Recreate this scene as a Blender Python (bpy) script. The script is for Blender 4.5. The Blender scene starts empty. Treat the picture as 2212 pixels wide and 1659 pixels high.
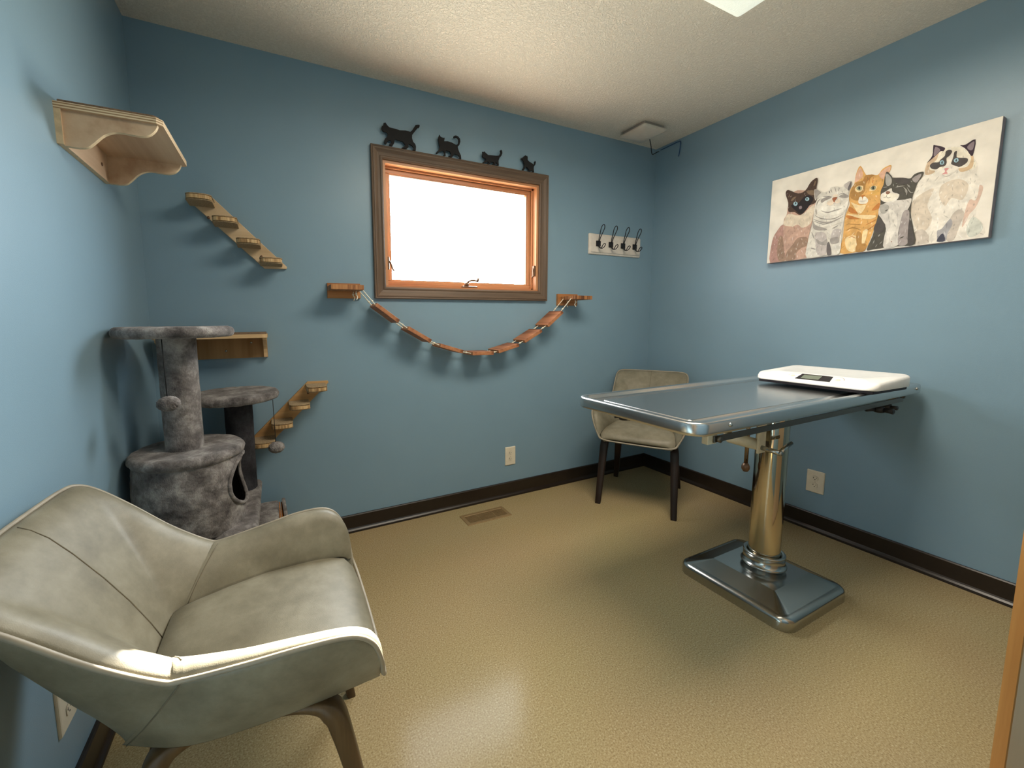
import bpy, bmesh, math, random
from mathutils import Vector, Matrix, noise as mnoise
random.seed(7)
SC = bpy.context.scene
COL = SC.collection
PI = math.pi

# ------------------------------------------------------------------ camera, world, sun, ceiling lamp, exposure
W, D, H = 3.1555, 2.36, 2.44            # room: x 0..W, y -D..0, z 0..H
F_PX, PX_SHIFT, PY_SHIFT = 860.6, -105.5, -46.2
CAM = Vector((.4946, -2.2058, 1.1778))
YAW, PITCH, ROLL = .4427, .1048, .0089
def make_camera():
    cd = bpy.data.cameras.new('camera'); co = bpy.data.objects.new('camera', cd); COL.objects.link(co)
    cd.sensor_fit = 'HORIZONTAL'; cd.sensor_width = 36.0
    cd.lens = F_PX / 2212 * 36.0
    cd.shift_x = -PX_SHIFT / 2212
    cd.shift_y = PY_SHIFT / 2212
    cd.clip_start = .02
    f = Vector((math.sin(YAW)*math.cos(PITCH), math.cos(YAW)*math.cos(PITCH), -math.sin(PITCH)))
    r = Vector((math.cos(YAW), -math.sin(YAW), 0)); d = f.cross(r)
    r2 = math.cos(ROLL)*r + math.sin(ROLL)*d; d2 = -math.sin(ROLL)*r + math.cos(ROLL)*d
    m = Matrix((r2, -d2, -f)).transposed().to_4x4(); m.translation = CAM
    co.matrix_world = m
    SC.camera = co
make_camera()
SC.view_settings.view_transform = 'Standard'
SC.view_settings.look = 'None'
SC.view_settings.gamma = 1.0
SC.view_settings.use_curve_mapping = False
SC.view_settings.exposure = 0.0

world = bpy.data.worlds.new('overcast_sky'); SC.world = world; world.use_nodes = True
# hazy bright sky: brighter round the sun, dimmer warm ground below the horizon
SKY_GLOW = Vector((.80, 1.0, .15)).normalized()
def make_sky():
    nt = world.node_tree; wb = nt.nodes['Background']
    tc = nt.nodes.new('ShaderNodeTexCoord')
    dt = nt.nodes.new('ShaderNodeVectorMath'); dt.operation = 'DOT_PRODUCT'; dt.inputs[1].default_value = SKY_GLOW
    nt.links.new(tc.outputs['Generated'], dt.inputs[0])
    mx = nt.nodes.new('ShaderNodeMath'); mx.operation = 'MAXIMUM'; mx.inputs[1].default_value = 0; nt.links.new(dt.outputs['Value'], mx.inputs[0])
    pw = nt.nodes.new('ShaderNodeMath'); pw.operation = 'POWER'; pw.inputs[1].default_value = 3.0; nt.links.new(mx.outputs[0], pw.inputs[0])
    st = nt.nodes.new('ShaderNodeMath'); st.operation = 'MULTIPLY_ADD'; st.inputs[1].default_value = 38.0; st.inputs[2].default_value = 11.0; nt.links.new(pw.outputs[0], st.inputs[0])
    sp = nt.nodes.new('ShaderNodeSeparateXYZ'); nt.links.new(tc.outputs['Generated'], sp.inputs[0])
    mr = nt.nodes.new('ShaderNodeMapRange'); mr.inputs['From Min'].default_value = -.06; mr.inputs['From Max'].default_value = .06
    nt.links.new(sp.outputs['Z'], mr.inputs['Value'])
    cm = nt.nodes.new('ShaderNodeMix'); cm.data_type = 'RGBA'; cm.inputs['A'].default_value = (.78, .71, .58, 1); cm.inputs['B'].default_value = (.92, .98, 1.0, 1)
    nt.links.new(mr.outputs[0], cm.inputs['Factor']); nt.links.new(cm.outputs['Result'], wb.inputs['Color']); nt.links.new(st.outputs[0], wb.inputs['Strength'])
make_sky()

sd = bpy.data.lights.new('sun', 'SUN'); so = bpy.data.objects.new('sun', sd); COL.objects.link(so)
sd.energy = 65.0; sd.angle = math.radians(.6); sd.color = (1, .93, .80)
so.rotation_euler = Vector((-.60, -1.0, -.60)).to_track_quat('-Z', 'Y').to_euler()
so.location = (4, 4, 5)

LAMP_X, LAMP_Y, LAMP_Z = (1.07, 2.289), (-1.694, -1.084), H
ld = bpy.data.lights.new('lamp_tubes', 'AREA'); LAMP = bpy.data.objects.new('lamp_tubes', ld); COL.objects.link(LAMP)
ld.shape = 'RECTANGLE'; ld.size = 1.12; ld.size_y = .52; ld.energy = 33.0; ld.color = (1, .88, .72); ld.spread = math.radians(172)

pd = bpy.data.lights.new('window_portal', 'AREA'); po = bpy.data.objects.new('window_portal', pd); COL.objects.link(po)
pd.shape = 'RECTANGLE'; pd.size = 1.02; pd.size_y = .68; pd.cycles.is_portal = True
po.location = (1.58, .125, 1.705); po.rotation_euler = (-PI/2, 0, 0)

# ------------------------------------------------------------------ materials
def lin(c):
    def f(v):
        v /= 255.0
        return v/12.92 if v <= .04045 else ((v+.055)/1.055)**2.4
    return (f(c[0]), f(c[1]), f(c[2]), 1.0)
def hexc(h): return tuple(int(h[i:i+2], 16) for i in (0, 2, 4))
def new_mat(name):
    m = bpy.data.materials.new(name); m.use_nodes = True
    nt = m.node_tree; b = nt.nodes['Principled BSDF']
    return m, nt, b
def node(nt, t, **kw):
    n = nt.nodes.new(t)
    for k, v in kw.items():
        if k in n.inputs: n.inputs[k].default_value = v
        else: setattr(n, k, v)
    return n
def coords(nt, scale=(1, 1, 1), rot=(0, 0, 0), kind='Object'):
    tc = node(nt, 'ShaderNodeTexCoord'); mp = node(nt, 'ShaderNodeMapping')
    mp.inputs['Scale'].default_value = scale; mp.inputs['Rotation'].default_value = rot
    nt.links.new(tc.outputs[kind], mp.inputs['Vector'])
    return mp.outputs['Vector']
def ramp(nt, fac, stops):
    r = node(nt, 'ShaderNodeValToRGB'); cr = r.color_ramp
    while len(cr.elements) < len(stops): cr.elements.new(.5)
    for e, (p, c) in zip(cr.elements, stops): e.position = p; e.color = lin(c)
    nt.links.new(fac, r.inputs['Fac'])
    return r.outputs['Color']
def bump(nt, b, height, strength, dist):
    n = node(nt, 'ShaderNodeBump'); n.inputs['Strength'].default_value = strength; n.inputs['Distance'].default_value = dist
    nt.links.new(height, n.inputs['Height']); nt.links.new(n.outputs['Normal'], b.inputs['Normal'])
def flat(name, c, rough=.5, metal=0, spec=.5, nscale=30, nvar=.05, bmp=0, bscale=200):
    """one colour with a faint mottling"""
    m, nt, b = new_mat(name)
    v = coords(nt)
    n = node(nt, 'ShaderNodeTexNoise', Scale=nscale, Detail=3.0); nt.links.new(v, n.inputs['Vector'])
    lo = tuple(max(0, x*(1-nvar)) for x in c); hi = tuple(min(255, x*(1+nvar)) for x in c)
    nt.links.new(ramp(nt, n.outputs['Fac'], [(.3, lo), (.7, hi)]), b.inputs['Base Color'])
    b.inputs['Roughness'].default_value = rough; b.inputs['Metallic'].default_value = metal
    b.inputs['Specular IOR Level'].default_value = spec
    if bmp:
        n2 = node(nt, 'ShaderNodeTexNoise', Scale=bscale, Detail=4.0); nt.links.new(v, n2.inputs['Vector'])
        bump(nt, b, n2.outputs['Fac'], bmp, .002)
    return m
def wood(name, c1, c2, c3, axis='x', scale=1.0, rough=.5, rings=14, spec=.4):
    """long grain along one local axis"""
    m, nt, b = new_mat(name)
    s = {'x': (1.2, 22, 22), 'y': (22, 1.2, 22), 'z': (22, 22, 1.2)}[axis]
    v = coords(nt, tuple(k*scale for k in s))
    n = node(nt, 'ShaderNodeTexNoise', Scale=1.0, Detail=5.0, Roughness=.62); nt.links.new(v, n.inputs['Vector'])
    v2 = coords(nt, tuple(k*scale*.22 for k in s))
    n2 = node(nt, 'ShaderNodeTexNoise', Scale=1.0, Detail=2.0); nt.links.new(v2, n2.inputs['Vector'])
    mul = node(nt, 'ShaderNodeMath', operation='MULTIPLY'); mul.inputs[1].default_value = rings
    nt.links.new(n2.outputs['Fac'], mul.inputs[0])
    sn = node(nt, 'ShaderNodeMath', operation='SINE'); nt.links.new(mul.outputs[0], sn.inputs[0])
    mx = node(nt, 'ShaderNodeMath', operation='MULTIPLY_ADD'); mx.inputs[1].default_value = .12
    nt.links.new(sn.outputs[0], mx.inputs[0]); nt.links.new(n.outputs['Fac'], mx.inputs[2])
    nt.links.new(ramp(nt, mx.outputs[0], [(.28, c1), (.5, c2), (.74, c3)]), b.inputs['Base Color'])
    b.inputs['Roughness'].default_value = rough; b.inputs['Specular IOR Level'].default_value = spec
    bump(nt, b, n.outputs['Fac'], .15, .001)
    return m
def stripes(name, c1, c2, axis='x', freq=60, rough=.6, dist=1.5, skew=0):
    """end grain or ply layers: bands across one local axis"""
    m, nt, b = new_mat(name)
    rot = (0, skew, skew)
    v = coords(nt, (1, 1, 1), rot)
    w = node(nt, 'ShaderNodeTexWave', Scale=freq, Distortion=dist, Detail=2.0); w.bands_direction = axis.upper()
    nt.links.new(v, w.inputs['Vector'])
    nt.links.new(ramp(nt, w.outputs['Fac'], [(.1, c1), (.75, c2)]), b.inputs['Base Color'])
    b.inputs['Roughness'].default_value = rough
    return m
def plush(name, lo, mid, hi):
    m, nt, b = new_mat(name)
    v = coords(nt)
    n = node(nt, 'ShaderNodeTexNoise', Scale=14.0, Detail=7.0, Roughness=.72, Distortion=.12); nt.links.new(v, n.inputs['Vector'])
    nt.links.new(ramp(nt, n.outputs['Fac'], [(.34, lo), (.5, mid), (.68, hi)]), b.inputs['Base Color'])
    b.inputs['Roughness'].default_value = .95; b.inputs['Specular IOR Level'].default_value = .1
    b.inputs['Sheen Weight'].default_value = .55; b.inputs['Sheen Roughness'].default_value = .4
    b.inputs['Sheen Tint'].default_value = lin(hi)
    v2 = coords(nt, (1, 1, .45))
    n2 = node(nt, 'ShaderNodeTexNoise', Scale=260.0, Detail=3.0, Roughness=.7); nt.links.new(v2, n2.inputs['Vector'])
    ad = node(nt, 'ShaderNodeMath', operation='MULTIPLY_ADD'); ad.inputs[1].default_value = .5
    nt.links.new(n2.outputs['Fac'], ad.inputs[0]); nt.links.new(n.outputs['Fac'], ad.inputs[2])
    bump(nt, b, ad.outputs[0], .9, .006)
    return m
def metal(name, c, rough, aniso=0, brush=None):
    m, nt, b = new_mat(name)
    b.inputs['Base Color'].default_value = lin(c); b.inputs['Metallic'].default_value = 1.0
    b.inputs['Roughness'].default_value = rough
    v = coords(nt, brush or (6, 6, 6))
    n = node(nt, 'ShaderNodeTexNoise', Scale=12.0, Detail=4.0); nt.links.new(v, n.inputs['Vector'])
    mr = node(nt, 'ShaderNodeMapRange'); mr.inputs['To Min'].default_value = rough*.92; mr.inputs['To Max'].default_value = rough*1.1
    nt.links.new(n.outputs['Fac'], mr.inputs['Value']); nt.links.new(mr.outputs[0], b.inputs['Roughness'])
    return m
M = {}
def build_materials():
    # painted walls: satin blue with roller stipple
    m, nt, b = new_mat('blue_wall_paint')
    v = coords(nt)
    n = node(nt, 'ShaderNodeTexNoise', Scale=3.0, Detail=2.0); nt.links.new(v, n.inputs['Vector'])
    nt.links.new(ramp(nt, n.outputs['Fac'], [(.3, (127, 156, 174)), (.7, (130, 159, 177))]), b.inputs['Base Color'])
    b.inputs['Roughness'].default_value = .36; b.inputs['Specular IOR Level'].default_value = .42
    n2 = node(nt, 'ShaderNodeTexNoise', Scale=420.0, Detail=2.0); nt.links.new(v, n2.inputs['Vector'])
    bump(nt, b, n2.outputs['Fac'], .22, .0012); M['wall'] = m
    # stippled ceiling
    m, nt, b = new_mat('stippled_ceiling')
    v = coords(nt)
    n = node(nt, 'ShaderNodeTexNoise', Scale=95.0, Detail=4.0, Roughness=.6, Distortion=.8); nt.links.new(v, n.inputs['Vector'])
    nt.links.new(ramp(nt, n.outputs['Fac'], [(.3, (218, 212, 198)), (.6, (236, 230, 217))]), b.inputs['Base Color'])
    b.inputs['Roughness'].default_value = .9; b.inputs['Specular IOR Level'].default_value = .15
    r = node(nt, 'ShaderNodeMapRange'); r.inputs['From Min'].default_value = .45; r.inputs['From Max'].default_value = .62
    nt.links.new(n.outputs['Fac'], r.inputs['Value']); bump(nt, b, r.outputs[0], .6, .006); M['ceiling'] = m
    # speckled sheet vinyl
    m, nt, b = new_mat('tan_vinyl')
    v = coords(nt)
    n = node(nt, 'ShaderNodeTexNoise', Scale=210.0, Detail=3.0, Roughness=.6); nt.links.new(v, n.inputs['Vector'])
    c1 = ramp(nt, n.outputs['Fac'], [(.32, (140, 121, 86)), (.47, (164, 145, 107)), (.56, (171, 153, 115)), (.7, (192, 177, 142))])
    n3 = node(nt, 'ShaderNodeTexNoise', Scale=1.6, Detail=2.0); nt.links.new(v, n3.inputs['Vector'])
    mix = node(nt, 'ShaderNodeMix'); mix.data_type = 'RGBA'; mix.blend_type = 'MULTIPLY'; mix.inputs['Factor'].default_value = .12
    nt.links.new(c1, mix.inputs['A']); nt.links.new(n3.outputs['Color'], mix.inputs['B'])
    nt.links.new(mix.outputs['Result'], b.inputs['Base Color'])
    b.inputs['Roughness'].default_value = .17; b.inputs['Specular IOR Level'].default_value = .07
    n2 = node(nt, 'ShaderNodeTexNoise', Scale=60.0, Detail=3.0); nt.links.new(v, n2.inputs['Vector'])
    bump(nt, b, n2.outputs['Fac'], .05, .0008); M['floor'] = m
    M['base'] = flat('dark_vinyl_base', (38, 29, 23), .32, nvar=.08)
    # leather
    m, nt, b = new_mat('greige_leather')
    v = coords(nt)
    n = node(nt, 'ShaderNodeTexNoise', Scale=9.0, Detail=5.0, Roughness=.65); nt.links.new(v, n.inputs['Vector'])
    nt.links.new(ramp(nt, n.outputs['Fac'], [(.3, (107, 101, 84)), (.5, (125, 119, 101)), (.7, (143, 137, 119))]), b.inputs['Base Color'])
    b.inputs['Roughness'].default_value = .46; b.inputs['Specular IOR Level'].default_value = .4
    n2 = node(nt, 'ShaderNodeTexVoronoi', Scale=520.0); nt.links.new(v, n2.inputs['Vector'])
    bump(nt, b, n2.outputs['Distance'], .12, .001); M['leather'] = m
    M['piping'] = flat('leather_piping', (150, 141, 124), .45, nvar=.05)
    M['seam'] = flat('seam_thread', (116, 108, 90), .7, nvar=.08)
    M['walnut'] = wood('walnut_leg', (64, 46, 28), (90, 68, 42), (110, 86, 56), 'z', 1.0, .45)
    M['walnut_shaded'] = wood('walnut_leg_shaded', (26, 17, 13), (38, 25, 19), (50, 33, 25), 'z', 1.0, .45)  # same leg wood, with the far corner's shade put into the colour
    M['plush'] = plush('grey_plush', (76, 72, 72), (124, 119, 118), (180, 176, 173))
    M['plush_dark'] = plush('charcoal_sisal', (46, 45, 49), (60, 59, 63), (78, 77, 81))
    M['hole'] = flat('condo_lining', (30, 28, 28), .95)
    M['cord'] = flat('black_cord', (22, 20, 22), .8)
    M['pine'] = wood('pine_board', (176, 141, 98), (201, 167, 122), (219, 188, 146), 'x', 1.0, .55)
    M['pine_y'] = wood('birch_ply', (184, 152, 122), (202, 172, 141), (214, 188, 158), 'y', .8, .55)
    M['pine_dark'] = wood('tan_ply', (136, 99, 58), (156, 117, 74), (172, 134, 90), 'z', .8, .6)
    M['ply_edge'] = flat('ply_edge', (214, 192, 156), .6, nvar=.06, nscale=60)
    M['ply_bands'] = stripes('ply_bands', (150, 118, 84), (224, 204, 170), 'z', 46, .6, 0)
    M['end_grain'] = wood('end_grain', (138, 104, 66), (196, 162, 116), (218, 188, 142), 'z', 6.0, .6, 30)
    M['jute'] = flat('jute_pad', (163, 141, 110), .95, nvar=.16, nscale=240, bmp=.6, bscale=400)
    M['pad'] = flat('brown_felt', (120, 98, 78), .95, nvar=.12, nscale=200, bmp=.4)
    M['cedar'] = wood('zebra_cedar', (98, 56, 34), (164, 106, 70), (190, 132, 92), 'y', 1.5, .5, 26)
    M['cedar_x'] = wood('cedar_grain', (132, 80, 42), (176, 118, 68), (196, 140, 88), 'x', 1.1, .5, 20)
    M['cedar_end'] = wood('cedar_end_grain', (98, 58, 34), (164, 110, 66), (190, 138, 88), 'z', 4.0, .6, 30)
    M['rope'] = flat('white_cotton_rope', (226, 219, 200), .9, nvar=.1, nscale=300, bmp=.5, bscale=600)
    M['casing'] = wood('taupe_oak_casing', (86, 70, 57), (106, 87, 71), (124, 103, 86), 'x', 1.4, .5, 10)
    M['casing_z'] = wood('taupe_oak_casing_upright', (86, 70, 57), (106, 87, 71), (124, 103, 86), 'z', 1.4, .5, 10)
    M['jamb'] = wood('orange_oak_jamb', (164, 108, 72), (188, 130, 90), (206, 152, 110), 'x', 1.2, .25)
    M['jamb_z'] = wood('orange_oak_upright', (164, 108, 72), (188, 130, 90), (206, 152, 110), 'z', 1.2, .35)
    M['bronze'] = flat('bronze_hardware', (120, 92, 72), .35, .6)
    M['black'] = flat('black_steel', (24, 22, 26), .5, nvar=.08)
    M['black_mat'] = flat('black_cutout', (17, 16, 19), .8, nvar=.06)
    M['white_board'] = flat('white_board', (222, 214, 204), .5, nvar=.03)
    M['plastic'] = flat('white_plastic', (226, 221, 209), .35, nvar=.02)
    M['plate'] = flat('ivory_plate', (226, 216, 194), .4, nvar=.02)
    M['slot'] = flat('socket_slot', (60, 52, 42), .7)
    M['steel'] = metal('brushed_steel', (206, 207, 206), .26, brush=(.4, 14, 14))
    M['steel_base'] = metal('polished_steel', (186, 186, 182), .2)
    M['chrome'] = metal('polished_column', (200, 190, 170), .08, brush=(2, 2, 2))
    M['cream'] = flat('cream_enamel', (214, 200, 168), .45, nvar=.05)
    M['rod'] = metal('worn_rod', (168, 144, 118), .25)
    M['dark_bar'] = metal('dark_bar', (104, 98, 90), .35)
    M['scale_white'] = flat('white_scale_shell', (247, 246, 243), .3, nvar=.015)
    M['scale_dark'] = flat('black_scale_foot', (28, 22, 34), .6)
    M['lcd'] = flat('grey_lcd', (122, 132, 118), .25)
    M['lcd_frame'] = flat('black_display', (34, 36, 42), .2)
    M['ring'] = flat('grey_ring', (186, 176, 170), .5)
    M['brass_vent'] = flat('bronze_register', (150, 124, 86), .45, .25)
    M['vent_dark'] = flat('register_shadow', (34, 27, 20), .8)
    M['canvas'] = flat('cream_canvas', (238, 233, 223), .8, nvar=.04, nscale=12, bmp=.25, bscale=700)
    M['canvas_side'] = flat('mauve_canvas_side', (164, 150, 154), .8)
    M['ap_white'] = flat('white_device', (196, 190, 178), .4, nvar=.02)
    M['ap_grey'] = flat('grey_device_base', (150, 145, 138), .5, nvar=.03)
    M['blue_cable'] = flat('blue_cable', (40, 78, 118), .5)
    M['door_face'] = wood('pale_door_face', (232, 204, 172), (238, 212, 182), (243, 220, 194), 'z', .6, .5, 8)
    M['door_edge'] = wood('honey_door_edge', (190, 134, 76), (210, 156, 94), (224, 174, 114), 'z', .8, .4, 10)
    M['card'] = flat('orange_cardboard', (186, 118, 58), .85, nvar=.15, nscale=90)
    M['added_hall_floor'] = flat('added_hall_carpet', (58, 46, 34), .95, nvar=.1)
    M['added_hall_wall'] = flat('added_hall_paint', (104, 86, 62), .7)  # carpet and paint kept dark so the added hall returns little light
    # lamp lens: gives off light
    m, nt, b = new_mat('prismatic_lens')
    b.inputs['Base Color'].default_value = lin((225, 232, 220)); b.inputs['Roughness'].default_value = .35
    b.inputs['Emission Color'].default_value = lin((236, 240, 224)); b.inputs['Emission Strength'].default_value = .62
    v = coords(nt); n = node(nt, 'ShaderNodeTexVoronoi', Scale=160.0); nt.links.new(v, n.inputs['Vector'])
    bump(nt, b, n.outputs['Distance'], .5, .003); M['lens'] = m
    # thin window pane
    m = bpy.data.materials.new('clear_pane'); m.use_nodes = True; nt = m.node_tree
    for n in list(nt.nodes): nt.nodes.remove(n)
    o = node(nt, 'ShaderNodeOutputMaterial'); tr = node(nt, 'ShaderNodeBsdfTransparent'); gl = node(nt, 'ShaderNodeBsdfGlossy', Roughness=.02)
    fr = node(nt, 'ShaderNodeFresnel', IOR=1.45); mx = node(nt, 'ShaderNodeMixShader')
    ge = node(nt, 'ShaderNodeNewGeometry'); io = node(nt, 'ShaderNodeMapRange')     # same reflectance on both faces of the pane
    io.inputs['To Min'].default_value = 1.45; io.inputs['To Max'].default_value = 1/1.45
    nt.links.new(ge.outputs['Backfacing'], io.inputs['Value']); nt.links.new(io.outputs[0], fr.inputs['IOR'])
    nt.links.new(fr.outputs[0], mx.inputs[0]); nt.links.new(tr.outputs[0], mx.inputs[1]); nt.links.new(gl.outputs[0], mx.inputs[2])
    nt.links.new(mx.outputs[0], o.inputs['Surface']); M['glass'] = m
build_materials()

# ------------------------------------------------------------------ mesh helpers
class MB:
    """collects shapes, then links them as ONE mesh object"""
    def __init__(s): s.bm = bmesh.new(); s.smooth = []
    def box(s, a, b, mi=0, bev=0, seg=2):
        a, b = Vector(a), Vector(b)
        t = bmesh.new(); bmesh.ops.create_cube(t, size=1)
        for v in t.verts: v.co = Vector((a[i]+(b[i]-a[i])*(v.co[i]+.5) for i in range(3)))
        if bev: bmesh.ops.bevel(t, geom=t.edges[:]+t.verts[:], offset=bev, segments=seg, profile=.5, affect='EDGES', clamp_overlap=True)
        s.add(t, mi, bool(bev) and False); return s
    def add(s, t, mi=0, smooth=False, mat=None):
        if mat is not None: t.transform(mat)
        bmesh.ops.recalc_face_normals(t, faces=t.faces[:])
        vs = [s.bm.verts.new(v.co) for v in t.verts]; t.verts.index_update()
        for f in t.faces:
            try: nf = s.bm.faces.new([vs[v.index] for v in f.verts])
            except ValueError: continue
            nf.material_index = mi if mi is not None else f.material_index; nf.smooth = smooth or f.smooth
        t.free(); return s
    def prism(s, pts, n, mi=0, bev=0, side_mi=None, smooth=False):
        """closed outline of 3-D points pushed along vector n"""
        t = bmesh.new(); n = Vector(n)
        lo = [t.verts.new(Vector(p)) for p in pts]; hi = [t.verts.new(Vector(p)+n) for p in pts]
        for f in (t.faces.new(lo), t.faces.new(hi[::-1])): f.material_index = mi
        k = len(pts)
        for i in range(k):
            f = t.faces.new((lo[i], hi[i], hi[(i+1) % k], lo[(i+1) % k]))
            f.material_index = mi if side_mi is None else side_mi; f.smooth = smooth
        if bev: bmesh.ops.bevel(t, geom=t.edges[:], offset=bev, segments=2, profile=.5, affect='EDGES', clamp_overlap=True)
        s.add(t, None); return s
    def tube(s, pts, r, seg=8, mi=0, closed=False, caps=True):
        pts = [Vector(p) for p in pts]; n = len(pts); t = bmesh.new()
        rr = r if isinstance(r, (list, tuple)) else [r]*n
        rings = []; up = None
        for i, p in enumerate(pts):
            a = pts[(i-1) % n] if closed or i else pts[0]; b = pts[(i+1) % n] if closed or i < n-1 else pts[-1]
            d = (b-a).normalized()
            if up is None:
                up = Vector((0, 0, 1)) if abs(d.z) < .9 else Vector((1, 0, 0))
            x = d.cross(up)
            if x.length < 1e-6: x = d.cross(Vector((0, 1, 0)))
            x.normalize(); up = x.cross(d).normalized()
            rings.append([t.verts.new(p+rr[i]*(math.cos(2*PI*k/seg)*x+math.sin(2*PI*k/seg)*up)) for k in range(seg)])
        for i in range(n if closed else n-1):
            A, B = rings[i], rings[(i+1) % n]
            for k in range(seg): t.faces.new((A[k], A[(k+1) % seg], B[(k+1) % seg], B[k]))
        if caps and not closed: t.faces.new(rings[0]); t.faces.new(rings[-1][::-1])
        s.add(t, mi, True); return s
    def lathe(s, prof, c, seg=32, mi=0, sx=1, sy=1, smooth=True, axis=None):
        """prof: (radius, height) list turned about z through c"""
        t = bmesh.new(); c = Vector(c); rings = []
        for r, z in prof:
            if r < 1e-6: rings.append([t.verts.new(Vector((0, 0, z)))])
            else: rings.append([t.verts.new(Vector((r*sx*math.cos(2*PI*k/seg), r*sy*math.sin(2*PI*k/seg), z))) for k in range(seg)])
        for A, B in zip(rings, rings[1:]):
            for k in range(seg):
                k2 = (k+1) % seg
                if len(A) == 1 and len(B) == 1: continue
                if len(A) == 1: t.faces.new((A[0], B[k], B[k2]))
                elif len(B) == 1: t.faces.new((A[k], A[k2], B[0]))
                else: t.faces.new((A[k], A[k2], B[k2], B[k]))
        m = Matrix.Translation(c)
        if axis is not None: m = m @ Vector(axis).to_track_quat('Z', 'Y').to_matrix().to_4x4()
        s.add(t, mi, smooth, m); return s
    def grid(s, rows, mi=0, closed_u=False, closed_v=False, smooth=True):
        t = bmesh.new(); V = [[t.verts.new(Vector(p)) for p in r] for r in rows]
        nr, nc = len(V), len(V[0])
        for i in range(nr if closed_v else nr-1):
            for j in range(nc if closed_u else nc-1):
                q = (V[i][j], V[i][(j+1) % nc], V[(i+1) % nr][(j+1) % nc], V[(i+1) % nr][j])
                try: t.faces.new(q)
                except ValueError: pass
        bmesh.ops.remove_doubles(t, verts=t.verts[:], dist=1e-5)
        s.add(t, mi, smooth); return s
    def fuzz(s, amp, scale):
        s.bm.normal_update()
        for v in s.bm.verts:
            k = mnoise.noise(v.co*scale)+.6*mnoise.noise(v.co*scale*2.7)
            v.co += v.normal*(amp*k)
        return s
    def build(s, name, mats, parent=None, loc=None):
        if not isinstance(mats, (list, tuple)): mats = [mats]
        me = bpy.data.meshes.new(name); s.bm.normal_update(); s.bm.to_mesh(me); s.bm.free()
        o = bpy.data.objects.new(name, me); COL.objects.link(o)
        for m in mats: me.materials.append(m)
        if parent is not None:
            o.parent = parent
            off = parent.get('_o')
            if off is not None:
                d = Vector(off)
                me.transform(Matrix.Translation(-d)); o['_o'] = tuple(off)
        elif loc is not None:
            me.transform(Matrix.Translation(-Vector(loc))); o.location = loc
        return o
def tag(o, label, cat, group=None, kind=None):
    o['label'] = label; o['category'] = cat
    if group: o['group'] = group
    if kind: o['kind'] = kind
    return o
def thing(name, loc, label, cat, group=None, kind=None, local=False):
    """an Empty at the thing's base; its parts are given in room coordinates unless local"""
    o = bpy.data.objects.new(name, None); COL.objects.link(o); o.location = loc; o.empty_display_size = .05
    if not local: o['_o'] = tuple(loc)
    return tag(o, label, cat, group, kind)
def spline(pts, n):
    """Catmull-Rom through pts, n samples per span"""
    P = [Vector(p) for p in pts]; out = []
    for i in range(len(P)-1):
        a, b, c, d = P[max(i-1, 0)], P[i], P[i+1], P[min(i+2, len(P)-1)]
        for k in range(n):
            t = k/n
            out.append(.5*((2*b)+(-a+c)*t+(2*a-5*b+4*c-d)*t*t+(-a+3*b-3*c+d)*t**3))
    out.append(P[-1]); return out
def rrect(x0, y0, x1, y1, r, seg=6):
    out = []
    for cx, cy, a0 in ((x1-r, y1-r, 0), (x0+r, y1-r, PI/2), (x0+r, y0+r, PI), (x1-r, y0+r, 1.5*PI)):
        for k in range(seg+1):
            a = a0+k/seg*PI/2; out.append((cx+r*math.cos(a), cy+r*math.sin(a)))
    return out
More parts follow.
